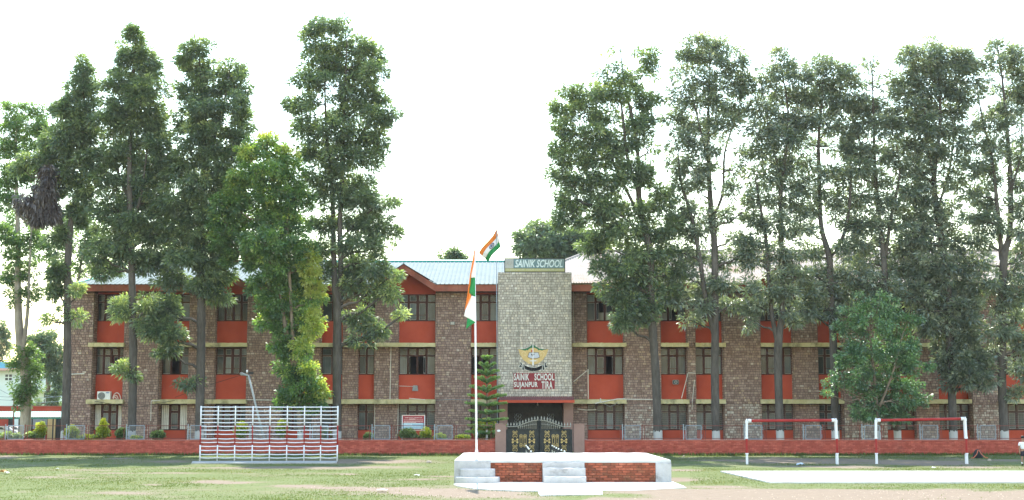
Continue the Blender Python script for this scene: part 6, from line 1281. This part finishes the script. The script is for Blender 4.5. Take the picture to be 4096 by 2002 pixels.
for s in (-1, 1):
    i = len(vb); vb += [q(s * .13, .95), q(s * .165, .77, .01), q(s * .17, .60, -.03), q(s * .165, .545, -.04)]; eb += [(2, i), (i, i + 1), (i + 1, i + 2), (i + 2, i + 3)]; rb += [.045, .034, .026, .028]
    j = len(vb)
    for f, (dx, dy) in enumerate(((-.012, -.012), (-.004, -.02), (.004, -.018), (.012, -.01))): vb.append(q(s * (.163 + dx * .8), .485 + .008 * abs(f - 1.5), -.04 + dy)); eb.append((i + 3, j + f)); rb.append(.0085)
    vb.append(q(s * .142, .52, -.055)); eb.append((i + 3, j + 4)); rb.append(.0095)
    i = len(vb); vb += [q(s * .062, .54), q(s * .068, .33, -.01), q(s * .07, .10, .01), q(s * .07, .045, .0), q(s * .075, .03, -.11)]; eb += [(0, i), (i, i + 1), (i + 1, i + 2), (i + 2, i + 3), (i + 3, i + 4)]; rb += [.072, .048, .034, .035, .03]
body = skin_body('body', vb, eb, rb, 'skin', boy)
skin_body('shirt', [q(0, .66), q(0, .78), q(0, .90), q(0, .99), q(-.14, .945), q(-.172, .82, .01), q(.14, .945), q(.172, .82, .01)], [(0, 1), (1, 2), (2, 3), (2, 4), (4, 5), (2, 6), (6, 7)], [(.125, .1), (.125, .095), (.13, .095), (.07, .06), .062, .055, .062, .055], 'shirt_white', boy)
skin_body('shorts', [q(0, .66), q(0, .58), q(-.066, .48), q(-.072, .36), q(.066, .48), q(.072, .36)], [(0, 1), (1, 2), (2, 3), (1, 4), (4, 5)], [(.122, .098), (.125, .1), .088, .082, .088, .082], 'shorts_navy', boy)
for s in (-1, 1):
    skin_body('sock', [q(s * .07, .17, .008), q(s * .07, .06, .006)], [(0, 1)], [.043, .042], 'paint_white', boy, 1); skin_body('shoe', [q(s * .07, .045, .02), q(s * .074, .035, -.06), q(s * .076, .03, -.12)], [(0, 1), (1, 2)], [.046, .045, .036], 'rubber', boy, 1)
m = MB(); m.lathe((bx, YB_ + .012, 1.16), [(.078, -.005), (.083, .03), (.074, .07), (.045, .095), (.005, .102)], 12); m.build('hair', 'hair', boy, True)
m = MB()
for s in (-1, 1): m.ball(q(s * .027, 1.135, -.082), .009, 0, 6)
m.build('eyes', 'hair', boy); m = MB(); m.add([q(-.012, 1.105, -.083), q(.012, 1.105, -.083), q(0, 1.10, -.10), q(0, 1.135, -.085)], [(0, 1, 2), (1, 3, 2), (3, 0, 2)]); m.build('nose', 'skin', boy); m = MB(); m.box(bx - .02, bx + .02, YB_ - .085, YB_ - .078, 1.08, 1.086); m.build('mouth', 'curtain_red', boy)
# school bag, litter and stones on the field
pb = gnd(3912, 1834); bag = thing('school_bag', (pb.x, pb.y, 0), 'black and orange school bag slumped at the foot of the wall', 'bag')
m = MB(); n = 10; prof = [(.26, 0), (.25, .12), (.2, .28), (.12, .4), (.03, .44)]
vs = []; fs = []
for r_, z in prof:
    for k in range(n): t_ = 2 * math.pi * k / n; vs.append((pb.x + r_ * math.cos(t_) * (1 + .12 * math.sin(3 * t_)), pb.y + r_ * .5 * math.sin(t_) + z * .1, z + .02 * math.sin(5 * t_)))
for i in range(len(prof) - 1):
    for k in range(n): fs.append((i * n + k, i * n + (k + 1) % n, (i + 1) * n + (k + 1) % n, (i + 1) * n + k))
fs.append(tuple(range((len(prof) - 1) * n, len(prof) * n))); m.add(vs, fs); m.build('sack', 'bag_black', bag, True)
m = MB(); m.box(pb.x - .13, pb.x + .1, pb.y - .17, pb.y - .11, .05, .22); m.build('pocket', 'bag_black', bag)
for s in (-1, 1): m = MB(); m.tube([(pb.x + s * .02, pb.y - .12, .4), (pb.x + s * .12, pb.y - .2, .2), (pb.x + s * .3, pb.y - .25, .03), (pb.x + s * .42, pb.y - .22, .02)], .02, 5); m.build('strap', 'bag_orange', bag)
def litter(px, py, w, d, material, label, name, z=.04):
    p = gnd(px, py); m = MB(); n = 5; V = []
    for i in range(n + 1):
        for j in range(n + 1): V.append((p.x + (i / n - .5) * w + random.uniform(-.02, .02) * w, p.y + (j / n - .5) * d, .05 + random.uniform(0, z) * (1 - abs(i / n - .5))))
    m.add(V, [(i * (n + 1) + j, (i + 1) * (n + 1) + j, (i + 1) * (n + 1) + j + 1, i * (n + 1) + j + 1) for i in range(n) for j in range(n)]); o = m.build(name, material, None, loc=(p.x, p.y, 0)); tag(o, label, 'litter', 'litter scattered on the field')
    md = o.modifiers.new('thickness', 'SOLIDIFY'); md.thickness = .008
litter(1668, 1908, .2, .25, 'paper', 'white sheet of paper on the grass left of the stage', 'paper_sheet'); litter(1528, 1967, .28, .3, 'paper', 'pale flattened plastic sheet on the worn track', 'plastic_sheet', .02)
litter(3203, 1866, .33, .3, 'plastic_blue', 'bluish crumpled plastic bag below the nearer pull-up bar', 'plastic_bag', .12); litter(14, 1896, .22, .25, 'wrapper', 'orange wrapper on the grass at the left edge', 'wrapper', .12); litter(28, 1898, .14, .2, 'paper', 'white scrap beside the orange wrapper', 'paper_scrap', .06)
litter(3735, 1877, .12, .2, 'paper', 'white scrap on the grass beyond the white path', 'paper_scrap', .05); litter(2438, 1931, .12, .12, 'wrapper', 'small red wrapper at the foot of the right brick panel', 'wrapper', .05); litter(230, 1881, .09, .12, 'paper', 'small white scrap on the grass at the left', 'paper_scrap', .04)
for px, py, r, lab in ((1715, 1852, .12, 'brown stone lying near the wall left of the stage'), (2735, 1827, .06, 'small stone in the grass right of the stage'), (3958, 1843, .09, 'dark stone on the earth beside the schoolboy')):
    p = gnd(px, py); m = MB(); m.lathe((p.x, p.y, 0), [(r * 1.1, -.02), (r, r * .4), (r * .55, r * .8), (r * .1, r * .9)], 7); o = m.build('loose_stone', 'pebble', None, loc=(p.x, p.y, 0)); tag(o, lab, 'stone', 'loose stones on the field')
p = at(1150 + 30, 1590, 79.8); sp = thing('dry_seed_cluster', p, 'hanging tan dried seed cluster in the lush tree', 'seed cluster')
m = MB()
for i in range(26): a = at(960 + random.uniform(1200, 1370) / 5.72, 1440 + random.uniform(700, 760) / 5.72, 79.6); m.tube([a, a + Vector((random.uniform(-.05, .05), 0, -random.uniform(.2, .38)))], [.02, .012], 4)
m.build('strand', 'dry_brown', sp)

# ------------------------------------------------------------------ thin scattering volume added to lift the darks as lens glare does
hm = bpy.data.materials.new('glare_veil'); hm.use_nodes = True; nt = hm.node_tree; nt.nodes.remove(nt.nodes['Principled BSDF'])
pv = nt.nodes.new('ShaderNodeVolumePrincipled'); pv.inputs['Color'].default_value = (0.93, 0.96, 1.0, 1); pv.inputs['Density'].default_value = 0.0001; pv.inputs['Anisotropy'].default_value = 0.25
nt.links.new(pv.outputs[0], nt.nodes['Material Output'].inputs['Volume'])
m = MB(); m.box(-410, 410, -70, 910, -1.2, 28.5); hz = m.mesh('glare_veil', [], Vector((0, 0, 0))); hz.materials.append(hm)
tag(link('glare_veil', hz), 'thin pale veil added over the field and buildings to imitate lens glare', 'glare_veil', kind='stuff')
